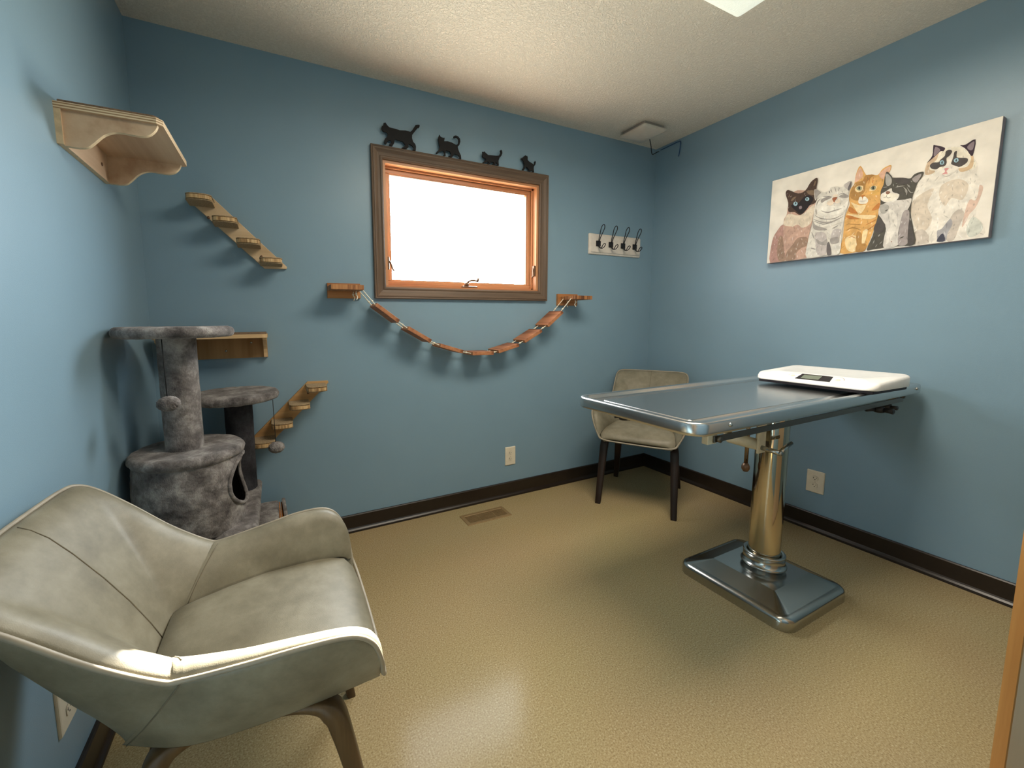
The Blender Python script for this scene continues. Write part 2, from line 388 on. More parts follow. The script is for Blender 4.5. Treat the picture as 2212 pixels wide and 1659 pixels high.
# ------------------------------------------------------------------ the room
T = .12
WX0, WX1, WZ0, WZ1 = 1.069, 2.092, 1.367, 2.043        # opening of the window
def room():
    S = lambda o, l, c: tag(o, l, c, kind='structure')
    S(MB().box((-T, -D-T, -.10), (W+T, T, 0)).build('floor', M['floor']), 'tan speckled sheet vinyl floor', 'floor')
    S(MB().box((-T, -D-T, H), (W+T, T, H+.10)).build('ceiling', M['ceiling']), 'off white stippled ceiling', 'ceiling')
    b = MB()
    b.box((-T, 0, 0), (WX0, T, H)); b.box((WX1, 0, 0), (W+T, T, H)); b.box((WX0, 0, 0), (WX1, T, WZ0)); b.box((WX0, 0, WZ1), (WX1, T, H))
    S(b.build('wall_back', M['wall']), 'blue painted wall with the window in it', 'wall')
    S(MB().box((-T, -D, 0), (0, 0, H)).build('wall_left', M['wall']), 'blue painted wall beside the cat tree', 'wall')
    S(MB().box((W, -D, 0), (W+T, 0, H)).build('wall_right', M['wall']), 'blue painted wall behind the cat picture', 'wall')
    dx0, dx1, dz = .02, 1.02, 2.06; hy = -4.2  # doorway and unseen dim hall added to hold down bounce light
    fb = MB().box((-T, -D-T, 0), (dx0, -D, H)).box((dx1, -D-T, 0), (W+T, -D, H)).box((dx0, -D-T, dz), (dx1, -D, H))
    S(fb.build('wall_front', M['wall']), 'blue painted wall with an added doorway at the viewer end', 'wall')
    S(MB().box((-1.3, hy, -.10), (2.3, -D-T, 0)).build('floor_added_hall', M['added_hall_floor']), 'dark carpet of the unseen hall added to hold down bounce light', 'floor')
    hb = MB().box((-1.42, hy, 0), (-1.3, -D-T, H)).box((2.3, hy, 0), (2.42, -D-T, H)).box((-1.42, hy-T, 0), (2.42, hy, H))
    S(hb.build('wall_added_hall', M['added_hall_wall']), 'dim brown walls of the unseen hall added to hold down bounce light', 'wall')
    S(MB().box((-1.42, hy-T, H), (2.42, -D-T, H+.1)).build('ceiling_added_hall', M['ceiling']), 'ceiling of the unseen hall added to hold down bounce light', 'ceiling')
    # vinyl base with a rounded toe, mitred at the corners
    def base(name, run, flip, label):
        prof = [(0, 0), (.021, 0), (.0225, .004), (.021, .012), (.015, .019), (.0115, .025), (.011, .094), (.0075, .099), (0, .099)]
        a, bb, nrm = run; rows = []
        a, bb, nrm = Vector(a), Vector(bb), Vector(nrm); d = (bb-a).normalized(); L = (bb-a).length
        for t_, sg in ((0, 1), (L, -1)):
            rows.append([a+d*(t_+sg*o*flip[0 if sg > 0 else 1])+nrm*o+Vector((0, 0, z)) for o, z in prof])
        mb = MB(); mb.grid(rows, smooth=False); S(mb.build(name, M['base']), label, 'baseboard')
    base('baseboard_back', ((0, 0, 0), (W, 0, 0), (0, -1, 0)), (1, 1), 'dark brown vinyl baseboard under the window wall')
    base('baseboard_right', ((W, 0, 0), (W, -D, 0), (-1, 0, 0)), (1, 1), 'dark brown vinyl baseboard behind the exam table')
    base('baseboard_left', ((0, -D, 0), (0, 0, 0), (1, 0, 0)), (1, 1), 'dark brown vinyl baseboard beside the near armchair')
room()

def window():
    r = thing('window_1', (1.58, 0, WZ0), 'window with taupe wood casing and bright daylight outside', 'window', kind='structure')
    # casing profile: (distance out from the opening, projection)
    prof = [(0, 0), (0, .012), (.006, .016), (.012, .016), (.016, .013), (.030, .016), (.046, .024), (.052, .024), (.055, .021), (.060, .023), (.0635, .021), (.0635, 0)]
    x0, x1, z0, z1 = WX0, WX1, WZ0, WZ1
    for nm, pts, mt in (('top', ((x0, z1, -1, 1), (x1, z1, 1, 1)), 'casing'), ('bottom', ((x0, z0, -1, -1), (x1, z0, 1, -1)), 'casing'),
                        ('l', ((x0, z0, -1, -1), (x0, z1, -1, 1)), 'casing_z'), ('r', ((x1, z0, 1, -1), (x1, z1, 1, 1)), 'casing_z')):
        rows = [[(x+sx*o, -p, z+sz*o) for o, p in prof] for x, z, sx, sz in pts]
        MB().grid(rows, smooth=False).build('casing', M[mt], r)
    # jamb boards line the opening
    t = .016
    for a, b, mt in (((x0, 0, z1-t), (x1, .118, z1), 'jamb'), ((x0, 0, z0), (x1, .118, z0+t*.6), 'jamb'), ((x0, 0, z0+t*.6), (x0+t, .118, z1-t), 'jamb_z'), ((x1-t, 0, z0+t*.6), (x1, .118, z1-t), 'jamb_z')):
        MB().box(a, b).build('jamb', M[mt], r)
    # stop beads
    jx0, jx1, jz0, jz1 = x0+t, x1-t, z0+t*.6, z1-t
    for a, b, mt in (((jx0, .038, jz1-.010), (jx1, .048, jz1), 'jamb'), ((jx0, .038, jz0), (jx1, .048, jz0+.010), 'jamb'), ((jx0, .038, jz0), (jx0+.010, .048, jz1), 'jamb_z'), ((jx1-.010, .038, jz0), (jx1, .048, jz1), 'jamb_z')):
        MB().box(a, b).build('stop_bead', M[mt], r)
    # sash
    fw = .030; sx0, sx1, sz0, sz1 = jx0+.002, jx1-.002, jz0+.002, jz1-.002
    sash = MB()
    for a, b in (((sx0, .055, sz0), (sx1, .092, sz0+fw)), ((sx0, .055, sz1-fw), (sx1, .092, sz1))): sash.box(a, b, 0, .003)
    for a, b in (((sx0, .055, sz0+fw), (sx0+fw, .092, sz1-fw)), ((sx1-fw, .055, sz0+fw), (sx1, .092, sz1-fw))): sash.box(a, b, 1, .003)
    g = .007
    for a, b in (((sx0+fw, .060, sz0+fw), (sx1-fw, .086, sz0+fw+g)), ((sx0+fw, .060, sz1-fw-g), (sx1-fw, .086, sz1-fw))): sash.box(a, b, 0)
    for a, b in (((sx0+fw, .060, sz0+fw+g), (sx0+fw+g, .086, sz1-fw-g)), ((sx1-fw-g, .060, sz0+fw+g), (sx1-fw, .086, sz1-fw-g))): sash.box(a, b, 1)
    so_ = sash.build('sash', [M['jamb'], M['jamb_z']], r)
    MB().box((sx0+fw, .072, sz0+fw), (sx1-fw, .076, sz1-fw)).build('glass_pane', M['glass'], so_)
    # crank operator
    cx = 1.60; cz = jz0
    cr = MB().box((cx-.05, .012, cz), (cx+.05, .040, cz+.012), 0, .004).lathe([(0, 0), (.014, 0), (.014, .016), (.009, .022), (0, .022)], (cx-.02, .024, cz+.012), 16).build('crank_operator', M['bronze'], r)
    MB().tube(spline([(cx-.02, .022, cz+.03), (cx-.005, .012, cz+.042), (cx+.02, .004, cz+.046), (cx+.042, .0, cz+.04)], 5), .0055).tube([(cx+.042, 0, cz+.036), (cx+.048, -.004, cz+.06)], .007, 10).build('crank_handle', M['bronze'], cr)
    for sx, k in ((jx1-.006, -1), (jx0+.006, 1)):
        lk = MB().box((sx-.006, .004, 1.465), (sx+.006, .030, 1.535), 0, .003)
        lk.tube(spline([(sx, .016, 1.52), (sx+k*.012, .006, 1.50), (sx+k*.020, -.004, 1.468), (sx+k*.028, -.008, 1.455)], 4), .005)
        lk.build('sash_lock', M['bronze'], r)
window()

def ceiling_lamp():
    x0, x1 = LAMP_X; y0, y1 = LAMP_Y; d = .062
    r = thing('ceiling_light', ((x0+x1)/2, (y0+y1)/2, H), 'white prismatic fluorescent light on the stippled ceiling', 'light')
    MB().box((x0+.03, y0+.03, H-.02), (x1-.03, y1-.03, H)).build('housing', M['ap_white'], r)
    rows = []
    for o, z in ((.0, H-.012), (.0, H-.022), (.012, H-.04), (.035, H-.056), (.07, H-d)):
        rows.append([(x, y, z) for x, y in rrect(x0+o, y0+o, x1-o, y1-o, .012, 3)])
    mb = MB().grid(rows, closed_u=True, smooth=False)
    t = bmesh.new(); t.faces.new([t.verts.new(p) for p in rows[-1]]); mb.add(t)
    mb.build('diffuser', M['lens'], r)
    LAMP.parent = r; LAMP.location = (0, 0, -d-.004)
ceiling_lamp()

def door():
    # leaf standing open beside the viewer
    a = Vector((2.079, -1.984, 0)); dr = Vector((.87, -.49, 0)).normalized(); nn = Vector((dr.y, -dr.x, 0)); nn = -nn if nn.y < 0 else nn
    th, wd, h0, h1 = .026, .62, .012, 2.03
    r = thing('door_1', a, 'open pale wood door with honey edge at the right of the view', 'door', kind='structure')
    q = lambda s, t, z: a+dr*s+nn*t+Vector((0, 0, z))
    P = [q(.004, 0, h0), q(wd, 0, h0), q(wd, th, h0), q(.004, th, h0)]
    MB().prism(P, (0, 0, h1-h0)).build('door_panel', M['door_face'], r)
    P = [q(0, 0, h0), q(.004, 0, h0), q(.004, th, h0), q(0, th, h0)]
    MB().prism(P, (0, 0, h1-h0)).build('edge_strip', M['door_edge'], r)
door()

# ------------------------------------------------------------------ armchairs
R_HALF = [(.221, .281, .452), (.246, .274, .505), (.268, .254, .565), (.277, .215, .598), (.273, .14, .603), (.256, .04, .592), (.237, -.055, .583),
          (.233, -.09, .590), (.233, -.17, .648), (.234, -.25, .722), (.232, -.312, .775), (.214, -.343, .797), (.17, -.353, .803), (.085, -.358, .803), (0, -.36, .803)]
B_HALF = [(.212, .268, .456), (.210, .262, .464), (.207, .245, .472), (.201, .205, .479), (.186, .13, .486), (.146, .01, .494), (.090, -.120, .502),
          (.084, -.127, .503), (.077, -.132, .503), (.069, -.136, .503), (.060, -.139, .503), (.049, -.141, .503), (.036, -.142, .503), (.018, -.143, .503), (0, -.143, .503)]
O_HALF = [(.193, .280, .425), (.194, .274, .42), (.196, .25, .42), (.200, .20, .42), (.205, .10, .42), (.196, -.06, .42), (.148, -.168, .42),
          (.142, -.172, .42), (.134, -.176, .42), (.124, -.179, .42), (.110, -.182, .42), (.094, -.184, .42), (.072, -.186, .42), (.038, -.188, .42), (0, -.188, .42)]
SEAM_I = 6
def mirror(H_, n):
    h = spline(H_, n); return h+[Vector((-p.x, p.y, p.z)) for p in h[-2::-1]]
N_SP = 6
RIM, BOT, OUT = mirror(R_HALF, N_SP), mirror(B_HALF, N_SP), mirror(O_HALF, N_SP)
def shell_section(i):
    R, B, O = RIM[i], BOT[i], OUT[i]
    tan = (RIM[min(i+1, len(RIM)-1)]-RIM[max(i-1, 0)]).normalized(); q = B-R
    n = q.cross(tan)
    if n.length < 1e-5: n = Vector((0, 0, 1))
    n.normalize()
    if n.dot(Vector((0, .02, .78))-R) < 0: n = -n
    L = q.length; k = min(1, L/.12); s = []
    on = (R-O).cross(tan).normalized()
    if on.dot(Vector((0, 0, .6))-O) > 0: on = -on
    for f, g in ((0, 0), (.12, .004), (.35, .009), (.65, .008), (.9, .003), (1, 0)):
        s.append(O.lerp(R, f)+on*g*k)
    for f, g in ((.025, .010), (.075, .019), (.16, .026), (.3, .028), (.5, .026), (.7, .020), (.88, .010), (1.0, 0)):
        s.append(R+q*f+n*g*k)
    return s
def leg_mesh(sx, front):
    sy = 1 if front else -1
    path = [(.176, .02), (.185, .10), (.193, .150), (.199, .176), (.203, .192), (.209, .222), (.217, .262)] if front else \
           [(.150, .03), (.160, -.03), (.166, -.085), (.170, -.115), (.174, -.134), (.186, -.185), (.207, -.260)]
    zs = [.417, .416, .410, .394, .360, .22, 0]
    wd = [.006, .010, .022, .036, .038, .032, .024]; th = [.026, .030, .038, .044, .046, .040, .031]
    P = spline([(sx*x, y, z) for (x, y), z in zip(path, zs)], 5); n = len(P); rows = []
    def li(a, t):
        i = min(int(t), len(a)-2); return a[i]+(a[i+1]-a[i])*(t-i)
    for i, p in enumerate(P):
        d = (P[min(i+1, n-1)]-P[max(i-1, 0)]).normalized(); X = Vector((1, 0, 0)); X = (X-d*X.dot(d)).normalized(); Y = d.cross(X)
        t = i/5; w, h = li(wd, t)/2, li(th, t)/2; c = .22
        ring = []
        for a, b in ((1, 1-c), (1-c, 1), (-1+c, 1), (-1, 1-c), (-1, -1+c), (-1+c, -1), (1-c, -1), (1, -1+c)): ring.append(p+X*h*a+Y*w*b)
        if i == n-1: ring = [Vector((v.x, v.y, 0)) for v in ring]
        rows.append(ring)
    mb = MB().grid(rows, closed_u=True, smooth=True)
    for r_ in (rows[0], rows[-1]):
        t = bmesh.new(); t.faces.new([t.verts.new(v) for v in r_]); mb.add(t)
    return mb
def armchair(loc, rot, label, leg_mat):
    r = thing('armchair', loc, label, 'armchair', 'matching leather armchairs', local=True); r.rotation_euler = (0, 0, rot)
    secs = [shell_section(i) for i in range(len(RIM))]; a = SEAM_I*N_SP; b = len(RIM)-1-a
    MB().grid(secs[:a+1]).build('armrest', M['leather'], r)
    MB().grid(secs[b:]).build('armrest', M['leather'], r)
    back = MB().grid(secs[a:b+1]).build('backrest', M['leather'], r)
    # stitched seams: middle of the back, and where the arms meet it (inside and out)
    for i in (a, b, (a+b)//2):
        s = secs[i]
        MB().tube([p+(p-Vector((0, .05, .75))).normalized()*-.0004 for p in s[6 if i not in (a, b) else 8:]], .0014, 6).build('seam', M['seam'], back)
        MB().tube([p+Vector((p.x*.004, -.0008, 0)) for p in s[:6]], .0014, 6).build('seam', M['seam'], back)
    # rim piping runs round the shell and along the front of the seat
    front = spline([RIM[-1], (-.205, .287, .436), (-.15, .291, .428), (0, .293, .427), (.15, .291, .428), (.205, .287, .436), RIM[0]], 6)
    MB().tube(list(RIM)+front[1:-1], .0048, 8, closed=True).build('piping', M['piping'], r)
    # seat cushion
    rows = []
    prof = [(-.146, -.012), (-.140, .004), (-.10, .010), (-.03, .012), (.05, .010), (.12, .005), (.18, -.001), (.225, -.008), (.255, -.018), (.275, -.030), (.286, -.043), (.289, -.052), (.286, -.060), (.276, -.064)]
    hb = spline(B_HALF, N_SP)
    def half(y):
        best = min(hb, key=lambda p: abs(p.y-y)); return best.x
    for y, dz in prof:
        h = half(min(y, .25)) if y < .25 else .207-.25*(y-.25)
        h = max(h-max(0, -dz-.04)*.9, .086)+.007; zb = .503-.09*max(0, y+.10)*.45
        row = []
        for k in range(21):
            u = -1+k/10; e = 1-abs(u)**4
            row.append((u*h, y-(.010*u*u if y > .26 else 0), zb+dz+.008*e-(.012 if abs(u) > .97 else 0)))
        rows.append(row)
    MB().grid(rows).build('seat', M['leather'], r)
    # underside
    o = [p for p in OUT]
    t = bmesh.new(); t.faces.new([t.verts.new((p.x, p.y, .4195)) for p in o]); mb = MB(); mb.add(t)
    mb.box((-.12, -.11, .405), (.12, .22, .419)).build('seat_base', M['seam'], r)
    for sx in (1, -1):
        for fr in (True, False): leg_mesh(sx, fr).build('leg', leg_mat, r)
    return r
armchair((.389, -1.218, 0), -1.601, 'greige leather armchair beside the cat tree with sunlit near arm', M['walnut'])
armchair((2.666, -.390, 0), 2.142, 'greige leather armchair in the far corner behind the steel exam table', M['walnut_shaded'])

# ------------------------------------------------------------------ exam table
def exam_table():
    x0, x1, y0, y1, zt = 1.557, 3.118, -1.500, -.990, .880
    bx, by = 2.405, -1.268
    r = thing('exam_table', (bx, by, 0), 'stainless steel veterinary exam table on a pedestal', 'table')
    # tray top: rim, inner slope, dished floor, skirt
    R = .055
    def ring(o, z): return [(x, y, z) for x, y in rrect(x0+o, y0+o, x1-o, y1-o, max(R-o, .012), 8)]
    rows = [ring(.004, zt-.040), ring(.001, zt-.038), ring(0, zt-.030), ring(0, zt-.007), ring(.002, zt-.002), ring(.007, zt), ring(.019, zt), ring(.024, zt-.002), ring(.030, zt-.011), ring(.036, zt-.014), ring(.072, zt-.0155), ring(.076, zt-.012)]
    mb = MB().grid(rows, closed_u=True)
    t = bmesh.new(); t.faces.new([t.verts.new(p) for p in ring(.077, zt-.0118)]); mb.add(t)
    t = bmesh.new(); t.faces.new([t.verts.new(p) for p in ring(.004, zt-.040)]); mb.add(t)
    top = mb.build('tabletop', M['steel'], r)
    for x in (1.705, 3.03): MB().lathe([(0, .006), (.004, .005), (.0065, .002), (.0065, -.002), (0, -.002)], (x, y0, zt-.016), 14, axis=(0, -1, 0)).build('screw', M['steel_base'], top)
    # underside frame and long tilt bar
    fr = MB()
    for x in (1.70, 2.95): fr.box((x-.012, y0+.05, zt-.07), (x+.012, y1-.05, zt-.040))
    for y in (-1.36, -1.13): fr.box((1.75, y-.012, zt-.075), (2.90, y+.012, zt-.040))
    fr.build('top_frame', M['cream'], r)
    MB().box((1.672, -1.4765, .806), (2.985, -1.4725, .826), 0, .001).lathe([(0, .009), (.010, .008), (.010, -.004), (0, -.004)], (1.69, -1.477, .816), 12, axis=(0, -1, 0)).build('tilt_bar', M['dark_bar'], r)
    MB().prism([(1.652, -1.47, .841), (1.70, -1.47, .841), (1.692, -1.47, .80), (1.652, -1.47, .80)], (0, .02, 0), 0, .002).build('bar_bracket', M['cream'], r)
    MB().prism([(2.93, -1.468, .841), (2.965, -1.468, .841), (2.965, -1.468, .805), (2.93, -1.468, .805)], (0, .016, 0), 0, .002).build('bar_bracket', M['cream'], r)
    # clamp knobs
    def knob(c, sc, label=None):
        mb = MB(); cx, cy, cz = c
        mb.tube([(cx, cy, cz+.05*sc), (cx, cy, cz)], .007*sc, 10)
        mb.lathe([(0, .014), (.016, .012), (.02, 0), (.016, -.012), (0, -.014)], (cx, cy, cz), 14)
        for k in range(3):
            a = .35+k*2*PI/3; d = Vector((math.cos(a), math.sin(a), 0))
            mb.tube([Vector(c)+d*.012*sc, Vector(c)+d*.030*sc, Vector(c)+d*.046*sc], [.009*sc, .010*sc, .012*sc], 10)
        mb.build('clamp_knob', M['black'], r)
    knob((2.80, -1.462, .788), 1.0); knob((2.885, -1.455, .790), .8); knob((1.632, -1.170, .826), .7)
    MB().tube(spline([(2.70, -1.474, .836), (2.78, -1.474, .830), (2.86, -1.474, .838), (2.97, -1.476, .834)], 4), .006, 8).lathe([(0, .008), (.012, .006), (.012, -.006), (0, -.008)], (2.975, -1.476, .834), 12, axis=(0, 1, 0)).build('lock_lever', M['dark_bar'], r)
    # yoke, roller, crank and height lever left of the column
    yk = MB()
    yk.box((2.235, -1.305, .632), (2.285, -1.297, .845), 0, .002); yk.box((2.235, -1.172, .66), (2.285, -1.164, .845), 0, .002)
    yk.box((2.235, -1.305, .838), (2.34, -1.164, .846)); yk.box((2.30, -1.33, .825), (2.51, -1.20, .841), 0, .003)
    yoke = yk.build('yoke', M['cream'], r)
    MB().lathe([(0, 0), (.018, 0), (.0225, .004), (.0235, .06), (.0225, .121), (.018, .125), (0, .125)], (2.258, -1.297, .664), 20, axis=(0, 1, 0)).build('roller', M['cream'], yoke)
    MB().tube([(2.258, -1.303, .655), (2.256, -1.372, .652)], .010, 12).tube([(2.250, -1.368, .650), (2.355, -1.360, .676)], .0078, 12).lathe([(0, .004), (.009, .003), (.011, -.002), (0, -.003)], (2.256, -1.374, .652), 12, axis=(0, -1, 0)).build('crank_handle', M['steel_base'], r)
    lv = MB().tube([(2.325, -1.215, .842), (2.322, -1.215, .545)], .0075, 12).build('height_lever', M['rod'], r)
    MB().lathe([(0, .022), (.009, .019), (.0155, .006), (.0155, -.006), (.009, -.018), (0, -.021)], (2.322, -1.215, .532), 16).build('lever_knob', M['bronze'], lv)
    # column in its collar
    MB().lathe([(.058, .10), (.058, .836)], (bx, by, 0), 48).build('column', M['chrome'], r)
    MB().lathe([(.074, .066), (.076, .096), (.080, .098), (.083, .102), (.083, .105), (.080, .109), (.0755, .110), (.0755, .146), (.0765, .148), (.0775, .152), (.0755, .156), (.070, .157), (.064, .155), (.060, .150)], (bx, by, 0), 48).build('collar', M['steel_base'], r)
    # pyramid foot: straight band, rounded shoulder, four sloped faces, small flat
    cx, cy = 2.392, -1.262; hx, hy = .234, .226
    def br(o, z, rr): return [(x, y, z) for x, y in rrect(cx-hx+o, cy-hy+o, cx+hx-o, cy+hy-o, rr, 8)]
    rows = [br(0, 0, .055), br(0, .034, .055), br(.002, .041, .054), br(.007, .047, .050), br(.015, .051, .044), br(.026, .054, .034)]
    mb = MB().grid(rows, closed_u=True)
    rows2 = [br(.026, .054, .034), br(.102, .086, .006)]
    mb.grid(rows2, closed_u=True, smooth=False)
    t = bmesh.new(); t.faces.new([t.verts.new(p) for p in br(.102, .086, .006)]); mb.add(t)
    mb.build('pedestal_base', M['steel_base'], r)
exam_table()

def pet_scale():
    c = Vector((2.705, -1.318, .880))
    r = thing('weighing_scale', c, 'white digital pet scale lying on the steel exam table', 'scale', local=True); r.rotation_euler = (0, 0, -.03)
    hx, hy, z0 = .158, .216, .010
    # tray: outline rows, dished between raised far side and display edge
    def ring(o, z, rr=.045):
        return [(x, y, z) for x, y in rrect(-hx+o, -hy+o, hx-o, hy-o, max(rr-o, .01), 8)]
    def lift(x, y):                          # sloped display edge, shallow dish, raised far side
        u = (x+hx)/(2*hx); e = abs(y)/hy
        if u < .22: z = .024+.030*u/.22
        elif u < .5: z = .054-.008*math.sin((u-.22)/.28*PI/2)
        else: z = .046+.016*((u-.5)/.5)**1.6
        return z+.003*e**4
    rows = [[(x, y, z0+.006) for x, y, _ in ring(.010, 0)], [(x, y, z0+.004) for x, y, _ in ring(.003, 0)], [(x, y, z0+.007) for x, y, _ in ring(0, 0)]]
    rows.append([(x, y, max(lift(x, y)-.010, z0+.009)) for x, y, _ in ring(0, 0)])
    rows.append([(x, y, lift(x, y)-.003) for x, y, _ in ring(.003, 0)])
    for o in (.008, .016, .025, .035, .045, .055, .066, .078, .092, .106, .12, .134, .148): rows.append([(x, y, lift(x, y)) for x, y, _ in ring(o, 0)])
    mb = MB().grid(rows, closed_u=True)
    t = bmesh.new(); t.faces.new([t.verts.new(p) for p in rows[-1]]); bmesh.ops.triangulate(t, faces=t.faces[:]); mb.add(t, 0, True)
    t = bmesh.new(); t.faces.new([t.verts.new(p) for p in rows[0]]); mb.add(t)
    tray = mb.build('tray', M['scale_white'], r)
    MB().box((-hx+.02, -hy+.012, 0), (hx-.02, hy-.012, z0+.012), 0, .003).build('base', M['scale_dark'], r)
    # display strip on the sloped near edge
    yc = -.008; sl = .030/(.22*2*hx); nn = Vector((-sl, 0, 1)).normalized()
    L = lambda x, y, d: Vector((x, y, .024+sl*(x+hx)))+nn*d
    def strip(o, h, mt, nm):
        P = [L(x, y, -.004) for x, y in rrect(-hx+.010+o, yc-.100+o, -hx+.060-o, yc+.100-o, .0249-o, 8)]
        return MB().prism(P, nn*(.004+h)).build(nm, mt, tray)
    strip(0, .0010, M['ring'], 'display_ring')
    strip(.003, .0018, M['scale_white'], 'display_bezel')
    MB().prism([L(x, yc+y, 0) for x, y in ((-hx+.014, -.062), (-hx+.057, -.055), (-hx+.057, .055), (-hx+.014, .062))], nn*.0024).build('display', M['lcd_frame'], tray)
    MB().prism([L(x, yc+y, 0) for x, y in ((-hx+.021, -.020), (-hx+.050, -.020), (-hx+.050, .044), (-hx+.021, .044))], nn*.0030).build('lcd', M['lcd'], tray)
    for y in (-.080, .080): MB().lathe([(.008, 0), (.0078, .0026), (.006, .0034), (0, .0036)], L(-hx+.035, yc+y, 0), 14, axis=nn).build('button', M['plastic'], tray)
pet_scale()
# ------------------------------------------------------------------ cat tree
def cat_tree():
    r = thing('cat_tree', (.20, -.36, 0), 'grey plush cat tree in the corner behind the near armchair', 'cat tree')
    def pad(x0, y0, x1, y1, z0, z1, rr, name, mat=None, n=10):
        """plush covered board with fat rounded edge"""
        k = (z1-z0)/2; zm = (z0+z1)/2; rows = []
        for i in range(n+1):
            a = -PI/2+PI*i/n; o = k*(1-math.cos(a))
            rows.append([(x, y, zm+k*math.sin(a)) for x, y in rrect(x0+o, y0+o, x1-o, y1-o, max(rr-o, .004), 10)])
        w_, h_ = (x1-x0)/2, (y1-y0)/2
        for f in (.75, .5, .25, .02):
            for q, zz in ((rows.append, z1), (lambda v: rows.insert(0, v), z0)):
                o = k+(min(w_, h_)-k)*(1-f)
                q([(x, y, zz) for x, y in rrect(x0+o, y0+o, x1-o, y1-o, max((rr-k)*f, .002), 10)])
        return MB().grid(rows, closed_u=True).fuzz(.0022, 55).build(name, mat or M['plush'], r)
    pad(.03, -.62, .42, -.06, 0, .035, .03, 'base_board')
    pad(.022, -.612, .406, -.085, .385, .425, .02, 'shelf_board')
    def disc(cx, cy, z0, z1, rad, name):
        k = (z1-z0)/2; zm = (z0+z1)/2
        prof = [(.001, z0)]+[(rad*f, z0) for f in (.3, .55, .8)]
        prof += [(rad-k+k*math.cos(a), zm+k*math.sin(a)) for a in [(-PI/2+PI*i/10) for i in range(11)]]
        prof += [(rad*f, z1) for f in (.8, .55, .3)]+[(.001, z1)]
        return MB().lathe(prof, (cx, cy, 0), 64).fuzz(.0022, 55).build(name, M['plush'], r)
    disc(.182, -.485, 1.128, 1.166, .180, 'top_perch')
    disc(.328, -.222, .840, .878, .176, 'side_perch')
    def post(cx, cy, z0, z1, rad, mat):
        n = 14; MB().lathe([(rad, z0+(z1-z0)*i/n) for i in range(n+1)], (cx, cy, 0), 36).fuzz(.0016, 60).build('post', mat, r)
    post(.178, -.470, .706, 1.132, .060, M['plush'])
    post(.335, -.185, .420, .846, .056, M['plush_dark'])
    post(.13, -.30, .03, .39, .05, M['plush_dark']); post(.12, -.52, .03, .39, .05, M['plush_dark'])
    # round house with an oval doorway on its right
    cx, cy, rad, z0, z1 = .188, -.465, .170, .420, .690
    na, nz = 120, 44; ha, hz, wa, wz = math.radians(-4), .582, .66, .094
    def hit(a, z): return ((a-ha+PI) % (2*PI)-PI)**2/wa**2+(z-hz)**2/wz**2 < 1
    def wall(rd, name, mat, fz):
        t = bmesh.new(); V = []
        for j in range(nz+1):
            z = z0+(z1-z0)*j/nz; bul = .008*math.sin(PI*j/nz)
            V.append([t.verts.new(((rd+bul)*math.cos(2*PI*i/na)+cx, (rd+bul)*math.sin(2*PI*i/na)+cy, z)) for i in range(na)])
        for j in range(nz):
            for i in range(na):
                if hit(2*PI*(i+.5)/na, z0+(z1-z0)*(j+.5)/nz): continue
                t.faces.new((V[j][i], V[j][(i+1) % na], V[j+1][(i+1) % na], V[j+1][i]))
        mb = MB(); mb.add(t, 0, True)
        if fz: mb.fuzz(.0025, 40)
        return mb.build(name, mat, r)
    h = wall(rad, 'house_wall', M['plush'], True)
    wl = wall(rad-.012, 'house_lining', M['hole'], False); 
    ring = []
    for k in range(48):
        a = 2*PI*k/48; an = ha+wa*math.cos(a); z = hz+wz*math.sin(a); rd = rad+.002+.008*math.sin(PI*(z-z0)/(z1-z0))
        ring.append((cx+rd*math.cos(an), cy+rd*math.sin(an), z))
    MB().tube(ring, .0068, 10, closed=True).fuzz(.0018, 70).build('doorway_trim', M['plush'], h)
    disc(cx, cy, .682, .722, .182, 'house_roof')
    # pompom toys on cords
    def toy(x, y, zt, zb, rad):
        c = MB().tube([(x, y, zt), (x+.002, y, zb+rad*.6)], .0016, 6)
        c.lathe([(0, .006), (.005, .003), (.005, -.004), (0, -.006)], (x+.002, y, zb+rad*.62), 8)
        o = c.build('toy_cord', M['cord'], r)
        t = bmesh.new(); bmesh.ops.create_icosphere(t, subdivisions=5, radius=1)
        for v in t.verts:
            d = v.co.normalized(); k = 1+.05*mnoise.noise(d*4)+.09*mnoise.noise(d*22)
            v.co = Vector((d.x*rad*1.12, d.y*rad*1.12, d.z*rad*.86))*k+Vector((x+.004, y, zb))
        mb = MB(); mb.add(t, 0, True); mb.build('pompom', M['plush'], o)
    toy(.168, -.632, 1.130, .916, .029)
    toy(.476, -.300, .842, .628, .029)
    # low house with scratch-card side
    mb = MB().box((.335, -.40, .035), (.474, -.085, .300), 0, .012, 3)
    mb.build('low_house', M['plush'], r)
    for i in range(3):
        x = .4755+i*.008
        MB().box((x, -.385, .06), (x+.0045, -.10, .292-.002*i)).build('scratch_card', M['card'], r)
    MB().prism([(.500, -.40, .03), (.515, -.40, .03), (.515, -.40, .302), (.507, -.40, .306), (.500, -.40, .302)], (-.012, .31, 0)).fuzz(.001, 60).build('side_panel', M['plush'], r)
cat_tree()

